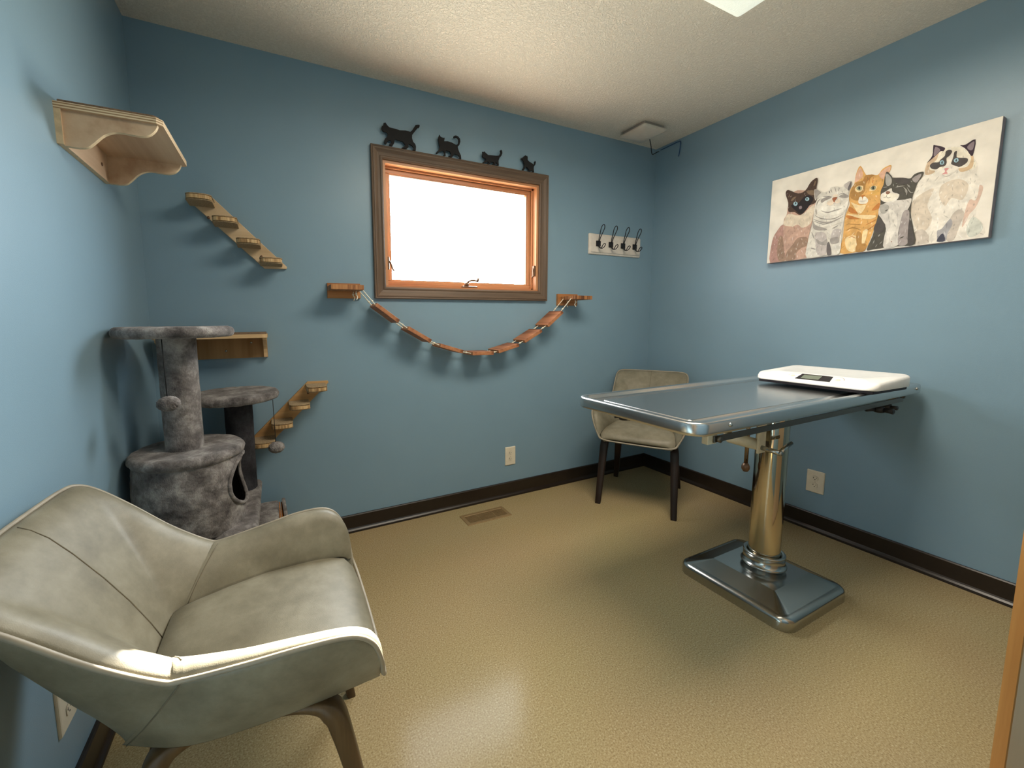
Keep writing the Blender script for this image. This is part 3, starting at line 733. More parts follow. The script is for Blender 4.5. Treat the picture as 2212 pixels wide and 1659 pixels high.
# ------------------------------------------------------------------ wooden wall furniture for cats
def wavy(x0, x1, zt, prof):
    """bracket outline (distance from the wall, height below the top)"""
    p = spline([(a, 0, b) for a, b in prof], 6)
    return [(x0, zt)]+[(x0+v.x, zt-v.z) for v in p]
def corner_shelf():
    y0, y1, zt = -.735, -.385, 1.766
    r = thing('wall_shelf', (0, -.56, 1.66), 'large birch plywood shelf with wavy brackets high on the left wall', 'wall shelf')
    MB().prism([(.0, y0, zt-.018), (.222, y0, zt-.018), (.236, y0+.014, zt-.018), (.240, y1-.010, zt-.018), (.230, y1, zt-.018), (0, y1, zt-.018)], (0, 0, .018), 0, 0, 1).build('shelf_board', [M['pine_y'], M['ply_bands']], r)
    MB().prism([(.006, y0+.008, zt), (.214, y0+.008, zt), (.226, y0+.02, zt), (.230, y1-.018, zt), (.22, y1-.008, zt), (.006, y1-.008, zt)], (0, 0, .009), 0, .002).build('carpet_pad', M['pad'], r)
    MB().prism([(0, y0, 1.658), (0, y1, 1.658), (0, y1, zt-.018), (0, y0, zt-.018)], (.014, 0, 0), 0, 0, 1).build('back_panel', [M['pine_y'], M['ply_edge']], r)
    prof = [(.0, .092), (.03, .092), (.048, .088), (.062, .076), (.085, .052), (.105, .040), (.125, .036), (.15, .037), (.175, .037), (.195, .030), (.210, .014), (.216, 0)]
    for y in (y0+.006, y1-.020):
        sp = spline([(a, 0, b) for a, b in prof], 5)
        P = [(.014, y, zt-.018)]+[(.014+v.x*.97, y, zt-.018-v.z) for v in sp]
        MB().prism(P, (0, .014, 0), 0, 0, 1).build('bracket', [M['pine_y'], M['ply_edge']], r)
    for yy, zz in ((-.60, 1.70), (-.46, 1.70)): MB().lathe([(0, .003), (.005, .0025), (.006, 0), (0, 0)], (.014, yy, zz), 12, axis=(1, 0, 0)).build('screw', M['bronze'], r)
corner_shelf()
def back_shelf():
    x0, x1, zt = .035, .468, 1.130
    r = thing('wall_shelf', (.25, 0, 1.01), 'tan wooden wall shelf behind the top of the cat tree', 'wall shelf')
    P = rrect(x0, -.165, x1, .03, .02, 4); P = [(x, min(y, 0)) for x, y in P]
    MB().prism([(x, y, zt-.022) for x, y in P], (0, 0, .017)).build('shelf_board', M['pine'], r)
    MB().prism([(x0+.006+(x-x0)*.975, y*.96, zt-.005) for x, y in P], (0, 0, .008), 0, .002).build('carpet_pad', M['pad'], r)
    bp = MB().box((x0, -.014, 1.008), (x1-.004, 0, zt-.022)).build('back_panel', M['pine_dark'], r)
    for x in (x0+.003, x1-.021):
        MB().prism([(x, -.014, zt-.022), (x, -.13, zt-.022), (x, -.128, zt-.034), (x, -.10, zt-.045), (x, -.075, zt-.058), (x, -.068, zt-.066), (x, -.056, zt-.066), (x, -.045, zt-.08), (x, -.038, zt-.10), (x, -.034, 1.010), (x, -.014, 1.010)], (.016, 0, 0)).build('bracket', M['pine'], r)
    for x, z in ((.395, 1.082), (.287, 1.045), (.16, 1.082)): MB().lathe([(0, .003), (.005, .0025), (.006, 0), (0, 0)], (x, -.014, z), 12, axis=(0, -1, 0)).build('screw', M['steel_base'], bp)
back_shelf()
def cat_ladder(label, outline, steps, up, screws):
    xs = [p[0] for p in outline]; zs = [p[1] for p in outline]
    r = thing('cat_ladder', ((min(xs)+max(xs))/2, 0, min(zs)), label, 'cat ladder', 'cat ladders on the window wall')
    ang = math.atan2(outline[2][1]-outline[1][1], outline[2][0]-outline[1][0])
    bd = MB().prism([(x, -.018, z) for x, z in outline], (0, .018, 0), 0, .002).build('back_board', M['pine_up' if up else 'pine_dn'], r)
    for x, z in screws: MB().lathe([(0, .003), (.0055, .0025), (.0065, 0), (0, 0)], (x, -.018, z), 12, axis=(0, -1, 0)).build('screw', M['bronze'], bd)
    for x, z in steps:
        w, d = .094, .130; ya = -.018
        P = [(x, ya), (x+w, ya)]+[(x+w, ya-d*.80), (x+w-.006, ya-d*.90), (x+w-.018, ya-d*.965), (x+w*.5, ya-d), (x+.018, ya-d*.965), (x+.006, ya-d*.90), (x, ya-d*.80)]
        st = MB().prism([(a, b, z-.017) for a, b in P], (0, 0, .015)).build('step', M['end_grain'], r)
        Q = [(x+w*.5+(a-x-w*.5)*1.03, ya+(b-ya)*.955) for a, b in P]
        MB().prism([(a, b, z+.0005) for a, b in Q], (0, 0, .005), 0, .0015).build('jute_pad', M['jute'], st)
        MB().prism([(a, b, z-.0225) for a, b in Q], (0, 0, .005), 0, .0015).build('jute_pad', M['jute'], st)
M['pine_dn'] = wood('pine_board_falling', (180, 150, 114), (200, 172, 134), (216, 190, 154), 'x', 1.0, .55)
M['pine_up'] = wood('pine_board_rising', (146, 106, 62), (182, 140, 90), (206, 166, 114), 'x', 1.0, .55)
for nm, a in (('pine_dn', -math.radians(45)), ('pine_up', -math.radians(-45))):
    for n in M[nm].node_tree.nodes:
        if n.type == 'MAPPING': n.vector_type = 'POINT'; n.inputs['Rotation'].default_value = (0, -a*(1), 0)
def stairs():
    cat_ladder('wooden cat ladder falling to the right below the high corner shelf',
               [(.182, 1.744), (.192, 1.752), (.270, 1.752), (.573, 1.449), (.570, 1.440), (.472, 1.438), (.178, 1.728)],
               [(.188, 1.722), (.279, 1.638), (.366, 1.551), (.455, 1.471)], False, [(.462, 1.493), (.255, 1.655)])
    cat_ladder('wooden cat ladder rising to the right beside the lower cat tree perch',
               [(.366, .592), (.374, .588), (.470, .588), (.744, .860), (.741, .869), (.640, .871), (.372, .608)],
               [(.630, .855), (.546, .773), (.463, .688), (.380, .606)], True, [(.640, .812)])
stairs()

def rope_bridge():
    r = thing('rope_bridge', (1.58, 0, 1.0), 'sagging cedar plank and rope cat bridge below the window', 'cat bridge')
    for x0, x1, sx0, sx1, zs in ((.758, .927, .758, .916, 1.348), (2.246, 2.416, 2.268, 2.412, 1.322)):
        zc = zs-.005
        b = MB().box((x0, -.018, zc-.042), (x1, 0, zc+.036), 0, .0015).build('bracket', M['cedar_x'], r)
        MB().prism([(sx0, -.165, zs-.012), (sx1, -.165, zs-.012), (sx1, -.165, zs+.012), (sx0, -.165, zs+.012)], (0, .147, 0), 0, .001).build('bracket_shelf', M['cedar_end'], b)
    slats = [((.984, 1.273), (1.103, 1.185)), ((1.153, 1.150), (1.281, 1.076)), ((1.335, 1.052), (1.473, 1.010)), ((1.532, .997), (1.672, .994)),
             ((1.704, 1.001), (1.848, 1.037)), ((1.889, 1.056), (2.014, 1.121)), ((2.060, 1.148), (2.176, 1.237))]
    ya, yb = -.150, -.018; th = .020
    for i, ((xa, za), (xb, zb)) in enumerate(slats):
        L = math.hypot(xb-xa, zb-za); a = math.atan2(zb-za, xb-xa)
        mb = MB().box((-L/2, ya+.084, -th), (L/2, yb+.084, 0), 0, .0012)
        for f in mb.bm.faces: f.material_index = 1 if abs(f.normal.y) > .7 else 0
        o = mb.build('plank', [M['cedar'], M['cedar_end']])
        o.parent = r
        o.rotation_euler = (0, -a, 0); o.location = Vector(((xa+xb)/2, -.084, (za+zb)/2))-Vector(r.location)
    for y in (-.125, -.045):
        pts = [(.913, y, 1.342)]
        for (xa, za), (xb, zb) in slats:
            n = Vector((-(zb-za), 0, xb-xa)).normalized()*(-th*.5)
            pts += [Vector((xa, y, za))+n, Vector((xb, y, zb))+n]
        pts.append((2.270, y, 1.318))
        mb = MB().tube(pts, .0028, 8)
        P = [Vector(p) for p in pts]
        for i in range(0, len(P), 2):
            for f in ((.78,) if i == 0 else (.22,) if i == len(P)-2 else (.5,)):
                c = P[i].lerp(P[i+1], f); d = (P[i+1]-P[i]).normalized()
                mb.lathe([(0, .006), (.0045, .004), (.0058, 0), (.0045, -.004), (0, -.006)], c, 10, axis=d)
        for x0, z0, k in ((.885, 1.333, -1), (2.30, 1.308, 1)):
            mb.tube(spline([(x0, y, z0), (x0+k*.004, y-.006, z0-.016), (x0-k*.004, y-.004, z0-.030), (x0+k*.002, y-.010, z0-.046)], 4), .0026, 6)
            mb.lathe([(0, .006), (.005, .003), (.005, -.003), (0, -.006)], (x0+k*.003, y-.005, z0-.014), 8)
        mb.build('rope', M['rope'], r)
rope_bridge()

# ------------------------------------------------------------------ cut-out cats standing on the casing
c1 = "1079,2229 1082,2228 1086,2232 1090,2229 1096,2220 1109,2211 1138,2210 1165,2207 1197,2212 1224,2210 1235,2220 1255,2251 1265,2254 1277,2256 1279,2251 1275,2241 1269,2240 1252,2219 1234,2195 1233,2179 1239,2161 1251,2151 1255,2139 1253,2117 1236,2116 1241,2130 1234,2139 1214,2147 1211,2139 1213,2129 1201,2119 1176,2116 1174,2119 1181,2124 1190,2127 1194,2137 1179,2153 1154,2153 1141,2158 1136,2154 1132,2134 1122,2119 1109,2119 1105,2124 1109,2130 1119,2134 1115,2146 1103,2144 1095,2138 1094,2132 1089,2123 1080,2122 1078,2133 1083,2150 1098,2164 1097,2177 1091,2184 1078,2183 1069,2189 1065,2198 1068,2209 1076,2216"
c2 = "1395,2221 1401,2212 1409,2209 1421,2209 1427,2211 1425,2201 1423,2191 1446,2195 1471,2192 1497,2184 1510,2191 1513,2203 1513,2216 1505,2224 1495,2224 1487,2219 1482,2222 1484,2230 1495,2235 1510,2233 1522,2222 1524,2207 1518,2188 1507,2175 1511,2160 1519,2144 1527,2131 1529,2111 1515,2111 1519,2121 1511,2129 1486,2134 1482,2131 1480,2122 1470,2112 1450,2112 1451,2117 1463,2121 1466,2128 1458,2142 1445,2143 1435,2143 1430,2131 1431,2114 1416,2112 1420,2118 1424,2126 1420,2138 1407,2136 1387,2126 1381,2116 1374,2117 1375,2124 1390,2140 1396,2154 1392,2164 1390,2181 1387,2196 1389,2207"
c3 = "1669,2170 1676,2169 1681,2174 1689,2168 1705,2158 1732,2160 1761,2162 1781,2166 1790,2176 1794,2186 1790,2197 1796,2202 1803,2197 1805,2183 1798,2168 1785,2154 1778,2136 1779,2123 1781,2109 1766,2106 1770,2114 1763,2125 1758,2119 1755,2109 1737,2107 1738,2111 1746,2114 1745,2122 1727,2122 1721,2111 1707,2106 1704,2109 1711,2116 1704,2120 1688,2112 1674,2106 1670,2110 1682,2119 1691,2128 1688,2136 1674,2137 1668,2145 1670,2159"
c4 = "1974,2195 1981,2188 1984,2193 1989,2186 1989,2169 2000,2161 2024,2153 2034,2147 2040,2153 2040,2165 2047,2172 2051,2164 2047,2149 2036,2136 2035,2122 2039,2103 2025,2101 2028,2109 2019,2113 2013,2105 1991,2104 1991,2107 2000,2112 1988,2123 1980,2126 1972,2120 1963,2104 1951,2103 1953,2108 1961,2121 1966,2139 1960,2153 1953,2164 1942,2164 1940,2171 1952,2177 1963,2187"

def cutout(data, label, name='cat_silhouette'):
    P = [tuple(int(k)/1000 for k in q.split(',')) for q in data.split()]
    zb = min(z for x, z in P); dz = WZ1+.0645-zb
    xc = sum(x for x, z in P)/len(P)
    r = MB().prism([(x, -.0235, z+dz) for x, z in P], (0, .008, 0)).build(name, M['black_mat'], None, (xc, -.0235, WZ1+.0635))
    tag(r, label, 'cat cutout', 'black cat cutouts on the window casing')
cutout(c1, 'largest black cat cutout walking with straight raised tail on the window casing')
cutout(c2, 'black cat cutout looking up with curled tail on the window casing')
cutout(c3, 'small black cat cutout walking third along the window casing')
cutout(c4, 'smallest black kitten cutout above the right end of the window casing')

def coat_rack():
    x0, x1, z0, z1 = 2.516, 3.017, 1.636, 1.778
    r = thing('coat_rack', ((x0+x1)/2, 0, z0), 'white hook board with four black wire hooks right of the window', 'coat rack')
    rows = []
    for o, y in ((.0, 0), (0, -.006), (.003, -.010), (.012, -.012), (.014, -.017), (.018, -.018)):
        rows.append([(x, y, z) for x, z in rrect(x0+o, z0+o, x1-o, z1-o, .008, 3)])
    mb = MB().grid(rows, closed_u=True, smooth=False)
    t = bmesh.new(); t.faces.new([t.verts.new(p) for p in rows[-1]]); mb.add(t); mb.build('board', M['white_board'], r)
    for x in (2.590, 2.708, 2.826, 2.944):
        h = MB().box((x-.019, -.026, 1.690), (x+.019, -.018, 1.727), 0, .001)
        up = [(x-.003, -.028, 1.722), (x-.006, -.036, 1.75), (x-.012, -.052, 1.785), (x-.015, -.062, 1.808), (x-.009, -.068, 1.824), (x, -.070, 1.829), (x+.009, -.068, 1.824), (x+.015, -.062, 1.808), (x+.012, -.052, 1.785), (x+.006, -.036, 1.75), (x+.003, -.028, 1.722)]
        h.tube(spline(up, 4), .0028, 8)
        lo = [(x-.002, -.027, 1.70), (x-.003, -.034, 1.683), (x-.005, -.047, 1.672), (x-.009, -.064, 1.676), (x-.011, -.078, 1.692), (x, -.083, 1.699), (x+.011, -.078, 1.692), (x+.009, -.064, 1.676), (x+.005, -.047, 1.672), (x+.003, -.034, 1.683), (x+.002, -.027, 1.70)]
        h.tube(spline(lo, 4), .0028, 8); h.build('hook', M['black'], r)
coat_rack()

# ------------------------------------------------------------------ painted canvas of five cats
PAL = dict(F0='e9e4da', F1='d8ccbc', F2='d9bfb0', F3='c9c0b6', F4='a9a8ac', F5='4a4c5a', F6='cfd2c9', F7='ebe5d4', F8='cfb79c', F9='d8bd9a',
           K0='40343f', K1='54504f', K2='8d7f86', K3='2c272a', EY='9fc3d2', N0='d99c9b', W0='efe9da',
           O0='d9a968', O1='b08650', O2='dcae64', O3='deb39a', O4='ecd3a4', O5='c07e45', OE='93977b',
           T0='55534d', T1='d3cfc9', T2='a39b9a', T3='e2ded6', T4='adaba6', T5='8d6a58',
           S0='c3a292', S1='d9ccb9', S2='b48f86', S3='9c8271', S4='4f3f38', S5='7d6a58',
           G0='d8d4cb', G1='e6e3da', G2='a19c98', G3='bcb5b2', G4='6c6768', G5='e8d9c6', N1='a5694f')
ART = [
 ("F0",0,"625,420 656,399 674,397 697,391 719,392 738,398 737,339 752,301 753,262 764,236 774,201 769,161 763,124 765,85 786,54 789,8 726,6 659,5 600,6 589,75 575,149 573,221 585,263 601,300 605,340 612,362"),
 ("F1",0,"578,201 607,228 638,236 623,172 641,115 635,75 611,53 591,92 574,156"),
 ("F1",0,"661,246 704,256 735,223 723,167 692,183 675,154 655,204"),
 ("F2",0,"764,214 774,201 769,161 760,125 746,103 740,78 730,54 733,112 742,162 757,155 763,182"),
 ("F3",0,"589,57 616,69 638,37 641,7 597,7"),
 ("F3",0,"694,96 715,130 733,109 723,62 713,8 691,9"),
 ("F4",0,"661,53 674,60 694,96 703,73 692,36 689,6 663,8"),
 ("F5",0,"668,27 679,39 687,7 664,8"),
 ("F0",0,"641,67 656,71 662,35 662,7 641,7"),
 ("F6",0,"756,90 779,65 786,35 772,13 752,11 743,48"),
 ("F7",0,"607,350 624,375 647,391 674,393 701,383 728,356 739,326 748,303 746,284 725,285 699,301 667,288 637,298 606,312"),
 ("F8",0,"609,350 626,375 640,383 636,357 622,341 618,322 637,309 620,300 605,309"),
 ("F9",0,"703,299 725,298 733,325 728,349 739,332 740,293 725,282 708,284"),
 ("K0",0,"622,418 627,420 656,399 654,386 645,388 631,373 616,359 608,353 622,378"),
 ("K2",0,"628,412 644,395 638,384 627,374"),
 ("K0",0,"699,392 714,389 739,400 737,339 728,346 721,362 710,379"),
 ("K2",0,"719,379 736,394 735,363 726,363"),
 ("K1",0,"659,364 661,383 672,384 679,375 673,360 665,353 667,332 662,322 648,322 639,316 624,324 618,339 627,348 643,344 648,353"),
 ("K1",0,"684,353 685,369 692,372 693,349 702,341 723,332 723,315 703,304 680,321 681,334"),
 ("F0",0,"677,362 682,374 684,353 680,324 703,303 690,287 667,286 637,298 639,316 662,317 669,345"),
 ("EY",0,"660,337 659,333 657,330 655,330 652,331 649,333 647,337 647,342 647,346 649,348 652,349 655,348 657,345 659,341"),
 ("EY",0,"699,335 700,331 698,328 696,326 693,325 691,327 688,330 687,334 686,338 688,341 690,343 693,343 696,342 698,339"),
 ("K3",0,"655,339 655,336 655,334 654,334 653,334 652,335 652,338 651,340 652,343 652,344 653,345 654,345 654,344 655,341"),
 ("K3",0,"695,334 694,331 694,329 694,328 693,329 692,330 692,332 691,335 692,337 692,339 693,340 693,340 694,339 694,336"),
 ("N0",0,"662,312 675,309 669,299 673,288 667,288 656,290 665,297"),
 ("F4",2,"658,286 670,277 686,282"),
 ("O0",0,"367,336 370,380 384,417 408,367 429,362 451,353 467,376 494,383 491,354 477,333 477,305 468,259 469,211 464,147 452,84 430,7 399,4 336,8 341,86 342,176 348,210 357,244 351,275 355,316"),
 ("O1",0,"357,309 371,341 398,344 407,365 438,357 429,349 412,328 408,288 397,274 389,253 368,262 356,280"),
 ("O3",0,"369,347 371,377 384,408 396,380 395,360 377,345"),
 ("O3",0,"455,351 471,371 492,378 489,354 476,342 472,326"),
 ("O2",0,"456,314 467,282 465,260 440,262 420,276 426,283 448,282"),
 ("O4",0,"377,298 371,311 380,323 401,317 399,295 386,292"),
 ("O4",0,"426,287 430,305 447,305 452,295 444,284"),
 ("OE",0,"397,307 397,303 394,300 390,299 385,301 381,304 378,308 377,313 378,317 381,320 385,320 389,319 394,316 396,311"),
 ("OE",0,"448,297 448,293 446,289 443,287 439,287 435,289 432,292 430,296 430,301 432,304 435,306 439,306 443,304 446,301"),
 ("K3",0,"391,310 390,307 390,304 388,303 387,304 386,306 385,308 384,312 384,315 385,317 387,318 388,318 389,316 390,313"),
 ("K3",0,"442,296 442,294 441,291 440,290 438,291 437,292 436,295 436,298 436,301 437,303 438,304 439,304 441,302 441,300"),
 ("K1",2,"376,316 386,320 398,310"),
 ("K1",2,"429,294 438,306 449,299"),
 ("W0",0,"389,253 392,267 401,267 413,264 425,246 421,232 405,232 391,239"),
 ("O5",0,"396,274 413,271 405,263 404,249 401,264"),
 ("K2",2,"389,249 402,246 418,243"),
 ("O5",3,"413,354 412,328"),
 ("O5",3,"424,356 421,319"),
 ("O5",3,"436,346 435,318"),
 ("O5",3,"409,355 400,338"),
 ("O5",0,"357,232 383,204 388,191 357,205"),
 ("O5",0,"458,217 468,219 469,197 441,192"),
 ("O5",0,"346,190 372,181 398,163 361,171"),
 ("O4",0,"348,198 388,185 457,166 442,152 397,167 367,185"),
 ("O4",0,"361,252 392,229 419,224 406,190 390,194 373,228"),
 ("O5",4,"423,128 451,141 462,147"),
 ("O5",4,"426,98 452,118 458,125"),
 ("O1",5,"350,117 376,126 408,108"),
 ("O1",4,"361,147 407,134"),
 ("O4",0,"351,75 376,88 396,75 394,8 362,22"),
 ("O4",0,"417,100 435,102 425,34 416,48"),
 ("O1",0,"397,104 413,86 414,42 401,33 393,76"),
 ("O5",4,"363,79 377,82 393,70"),
 ("O1",0,"398,36 432,39 430,7 399,4"),
 ("T0",0,"467,271 475,302 477,344 484,357 501,330 506,323 538,313 562,302 575,317 601,319 598,296 587,278 580,243 575,217 575,147 589,77 598,8 537,9 463,8 437,9 453,69 462,133 467,174 471,213"),
 ("T1",0,"469,202 483,213 512,219 552,213 573,212 568,176 557,152 546,113 541,68 544,13 498,7 495,55 498,97 481,143 467,169"),
 ("T3",0,"501,180 525,160 535,102 522,50 506,25 503,82 514,107"),
 ("T4",0,"469,208 490,208 502,193 493,168 476,172"),
 ("T2",0,"549,154 568,162 573,121 578,66 574,13 546,12 543,62"),
 ("T3",0,"470,259 482,266 503,277 509,258 532,241 524,218 504,212 483,221 470,236"),
 ("W0",0,"472,258 484,257 507,253 530,238 512,221 492,219 477,231"),
 ("T5",0,"485,263 490,268 501,261 497,254 490,253"),
 ("K1",2,"479,242 489,242 489,252"),
 ("K1",2,"489,242 495,236 506,237"),
 ("T4",3,"516,276 531,277 547,274"),
 ("T4",3,"475,288 488,287"),
 ("K1",2,"473,285 486,282"),
 ("K1",2,"517,271 535,268 549,268"),
 ("T4",0,"482,348 499,325 502,299 490,289 481,312"),
 ("T2",0,"569,300 596,312 587,281 577,281"),
 ("T4",4,"543,270 555,250 555,231"),
 ("T4",3,"555,266 567,241 578,238"),
 ("K1",4,"533,251 544,237"),
 ("T4",3,"516,292 530,299 542,300"),
 ("K1",0,"510,316 550,306 566,285 539,282 516,300"),
 ("K1",0,"460,125 472,145 494,117 492,89 474,79 456,97"),
 ("K1",0,"573,121 586,78 596,14 576,12"),
 ("T0",6,"548,42 561,48"),
 ("T0",5,"490,177 498,183"),
 ("T5",5,"520,31 524,33"),
 ("S0",0,"91,306 115,372 161,365 205,352 221,322 214,273 208,192 199,130 195,73 197,5 95,4 20,1 20,97 31,154 55,186 72,206 75,233 87,260"),
 ("S1",0,"78,229 95,258 153,237 196,271 212,270 206,199 193,176 165,169 143,190 117,186 75,202"),
 ("S2",0,"20,97 34,157 72,206 78,121 91,51 95,4 23,2"),
 ("S3",0,"56,139 74,138 85,69 95,4 66,3 52,58"),
 ("S3",0,"144,115 167,120 194,108 193,70 168,61 146,36 141,4 98,3 100,50 122,79"),
 ("S1",0,"114,194 130,226 147,232 131,200 120,182"),
 ("S1",0,"162,193 181,204 187,187 160,170"),
 ("S4",0,"74,378 86,389 133,357 166,363 187,399 211,414 218,399 215,355 224,327 217,288 190,279 180,263 161,242 144,242 124,261 94,271 90,319 78,356"),
 ("S5",0,"172,359 205,352 213,327 183,339"),
 ("S5",0,"102,326 110,340 127,342 113,326"),
 ("S5",0,"88,350 95,365 93,349"),
 ("S5",0,"201,375 205,397 210,398 208,380"),
 ("K3",0,"105,302 140,306 164,332 189,331 206,307 190,279 174,258 152,244 126,270"),
 ("EY",0,"135,302 134,298 131,294 127,293 123,294 119,298 116,302 115,308 116,312 119,315 122,317 127,315 131,312 134,307"),
 ("EY",0,"187,316 187,311 185,307 182,305 178,305 174,307 171,310 169,314 169,318 170,322 173,324 177,325 181,323 185,320"),
 ("K3",0,"129,306 128,304 128,302 127,301 126,301 125,303 124,305 123,308 124,310 124,312 125,313 126,313 128,311 128,309"),
 ("K3",0,"179,316 179,314 178,312 177,311 176,311 175,313 175,315 174,317 174,320 175,322 176,323 177,322 178,321 179,319"),
 ("K2",0,"143,285 154,286 157,272 146,271"),
 ("G0",0,"206,352 218,354 242,331 268,333 277,346 302,344 322,335 331,347 355,356 359,336 349,303 354,260 344,202 340,161 337,101 334,8 285,7 197,5 195,82 207,160 211,207 214,273 227,320 214,298"),
 ("G1",0,"223,252 230,294 248,308 278,305 286,284 269,264 287,253 329,242 348,261 346,226 325,207 276,207 240,216"),
 ("G2",0,"207,351 215,355 237,333 224,321 216,301"),
 ("G3",0,"329,342 354,355 348,330 341,320"),
 ("G4",0,"344,319 355,352 358,336 351,311"),
 ("G4",4,"245,309 268,305 285,297"),
 ("G4",3,"312,302 328,302 347,288"),
 ("G2",0,"240,297 268,303 284,294 258,286 243,278"),
 ("G2",0,"313,292 330,299 349,288 347,276 321,284"),
 ("G2",4,"277,339 283,319"),
 ("G2",4,"292,344 300,317"),
 ("G2",4,"312,335 308,318"),
 ("G4",4,"270,332 275,318"),
 ("G5",0,"288,305 308,303 299,287"),
 ("N1",0,"286,291 307,289 299,275 295,267"),
 ("K2",2,"262,260 284,259 296,263 304,261"),
 ("G5",0,"264,272 284,284 294,264 279,255"),
 ("G5",0,"299,269 314,280 319,263 307,259"),
 ("G2",7,"242,240 270,224 298,226 329,230"),
 ("G4",3,"218,221 250,197 299,186 337,201"),
 ("G2",9,"213,203 251,179 291,172 337,189"),
 ("G4",3,"216,193 256,168 294,169"),
 ("G4",3,"222,271 227,291 243,303"),
 ("G2",6,"224,226 220,255"),
 ("G2",0,"211,197 225,169 264,147 275,136 236,141 215,158"),
 ("G3",0,"226,127 262,126 278,89 280,14 244,14 230,79"),
 ("G2",0,"232,98 258,77 278,89 279,58 243,70"),
 ("G3",0,"300,127 332,127 330,94 309,64 294,80"),
 ("G2",0,"293,89 325,89 328,64 299,60"),
 ("G4",0,"280,57 289,71 303,10 285,7"),
 ("G2",6,"210,137 224,99"),
 ("G2",6,"212,54 233,44"),
 ("G2",5,"297,137 319,148"),
 ("G0",5,"294,153 333,163"),
]

def canvas():
    y0, wc, z0, hc, dp = -.822, .803, 1.494, .463, .036
    r = thing('canvas_print', (W, y0-wc/2, z0), 'cream canvas of five painted cats on the right wall', 'canvas print')
    MB().box((W-dp, y0-wc, z0), (W, y0, z0+hc), 1, .002).build('stretched_canvas', [M['canvas'], M['canvas_side']], r)
    o = [k for k in COL.objects if k.name == 'stretched_canvas'][0]
    for p in o.data.polygons: p.material_index = 0 if p.normal.x < -.6 else 1
    tones = {}
    for k, hx_ in PAL.items():
        c = hexc(hx_); tones[k] = c
        tones[k+'_light'] = tuple(v+(255-v)*.38 for v in c); tones[k+'_deep'] = tuple(v*.88 for v in c)
    keys = list(tones); mats = []
    for k in keys: mats.append(flat('paint_'+k, tones[k], .75, nscale=42, nvar=.07, spec=.3))
    rng = random.Random(11)
    def inside(p, C):
        c = False; n = len(C)
        for j in range(n):
            a, b = C[j], C[j-1]
            if (a.y > p.y) != (b.y > p.y) and p.x < (b.x-a.x)*(p.y-a.y)/(b.y-a.y)+a.x: c = not c
        return c
    def fur(C, k, x, amount):
        # short brush strokes that follow the coat downwards
        x0, x1 = min(p.x for p in C), max(p.x for p in C); y0_, y1_ = min(p.y for p in C), max(p.y for p in C)
        used = []
        for s_ in range(amount*2):
            p = Vector((rng.uniform(x0, x1), rng.uniform(y0_, y1_))); a = rng.gauss(-PI/2+(p.x-(x0+x1)/2)/(x1-x0)*1.1, .25); ln = rng.uniform(.010, .028); w_ = rng.uniform(.0012, .0028)
            d = Vector((math.cos(a), math.sin(a))); q = p+d*ln; m = (p+q)/2+Vector((-d.y, d.x))*w_; m2 = (p+q)/2-Vector((-d.y, d.x))*w_
            c_ = (p+q)/2
            if all((c_-o_).length > .5*(ln+l_) for o_, l_ in used) and all(inside(v, C) for v in (p, q, m, m2)):
                used.append((c_, ln))
                face([(p.x, p.y), (m.x, m.y), (q.x, q.y), (m2.x, m2.y)], k+rng.choice(('_light', '_deep')), x-.000025)
    t = bmesh.new()
    def face(P, k, x):
        vs = [t.verts.new((x, y0-min(max(u, .001), wc-.001), z0+min(max(v, .001), hc-.001))) for u, v in P]
        try: f = t.faces.new(vs); f.material_index = keys.index(k); f.normal_update(); f.normal_flip() if f.normal.x > 0 else None
        except ValueError: pass
    for i, (k, w, s) in enumerate(ART):
        P = [Vector((int(q.split(',')[0])/1000, int(q.split(',')[1])/1000)) for q in s.split()]
        x = W-dp-.0004-.00005*i
        if w == 0:
            # soften the outline
            n = len(P); C = []
            for j in range(n):
                a, b, c, d = P[j-1], P[j], P[(j+1) % n], P[(j+2) % n]
                for m in range(3):
                    tt = m/3; C.append(.5*((2*b)+(-a+c)*tt+(2*a-5*b+4*c-d)*tt*tt+(-a+3*b-3*c+d)*tt**3))
            face([(p.x, p.y) for p in C], k, x)
            area = abs(sum(C[j-1].x*C[j].y-C[j].x*C[j-1].y for j in range(len(C))))/2
            if area > .0012 and k[0] in 'FOTSG': fur(C, k, x, int(area*9000))
        else:
            Q = spline([(p.x, p.y, 0) for p in P], 4); n = len(Q); Lf, Rt = [], []
            for j, p in enumerate(Q):
                d = Q[min(j+1, n-1)]-Q[max(j-1, 0)]; d.normalize(); h = w*.0004*math.sin(PI*(j+.6)/(n+.2))
                Lf.append((p.x-d.y*h, p.y+d.x*h)); Rt.append((p.x+d.y*h, p.y-d.x*h))
            for j in range(n-1): face([Lf[j], Lf[j+1], Rt[j+1], Rt[j]], k, x)
    mb = MB(); 
    me = bpy.data.meshes.new('painted_cats'); t.transform(Matrix.Translation(-Vector(r['_o']))); t.to_mesh(me); t.free()
    ob = bpy.data.objects.new('painted_cats', me); COL.objects.link(ob); ob.parent = r
    for m in mats: me.materials.append(m)
    mb.bm.free()
canvas()

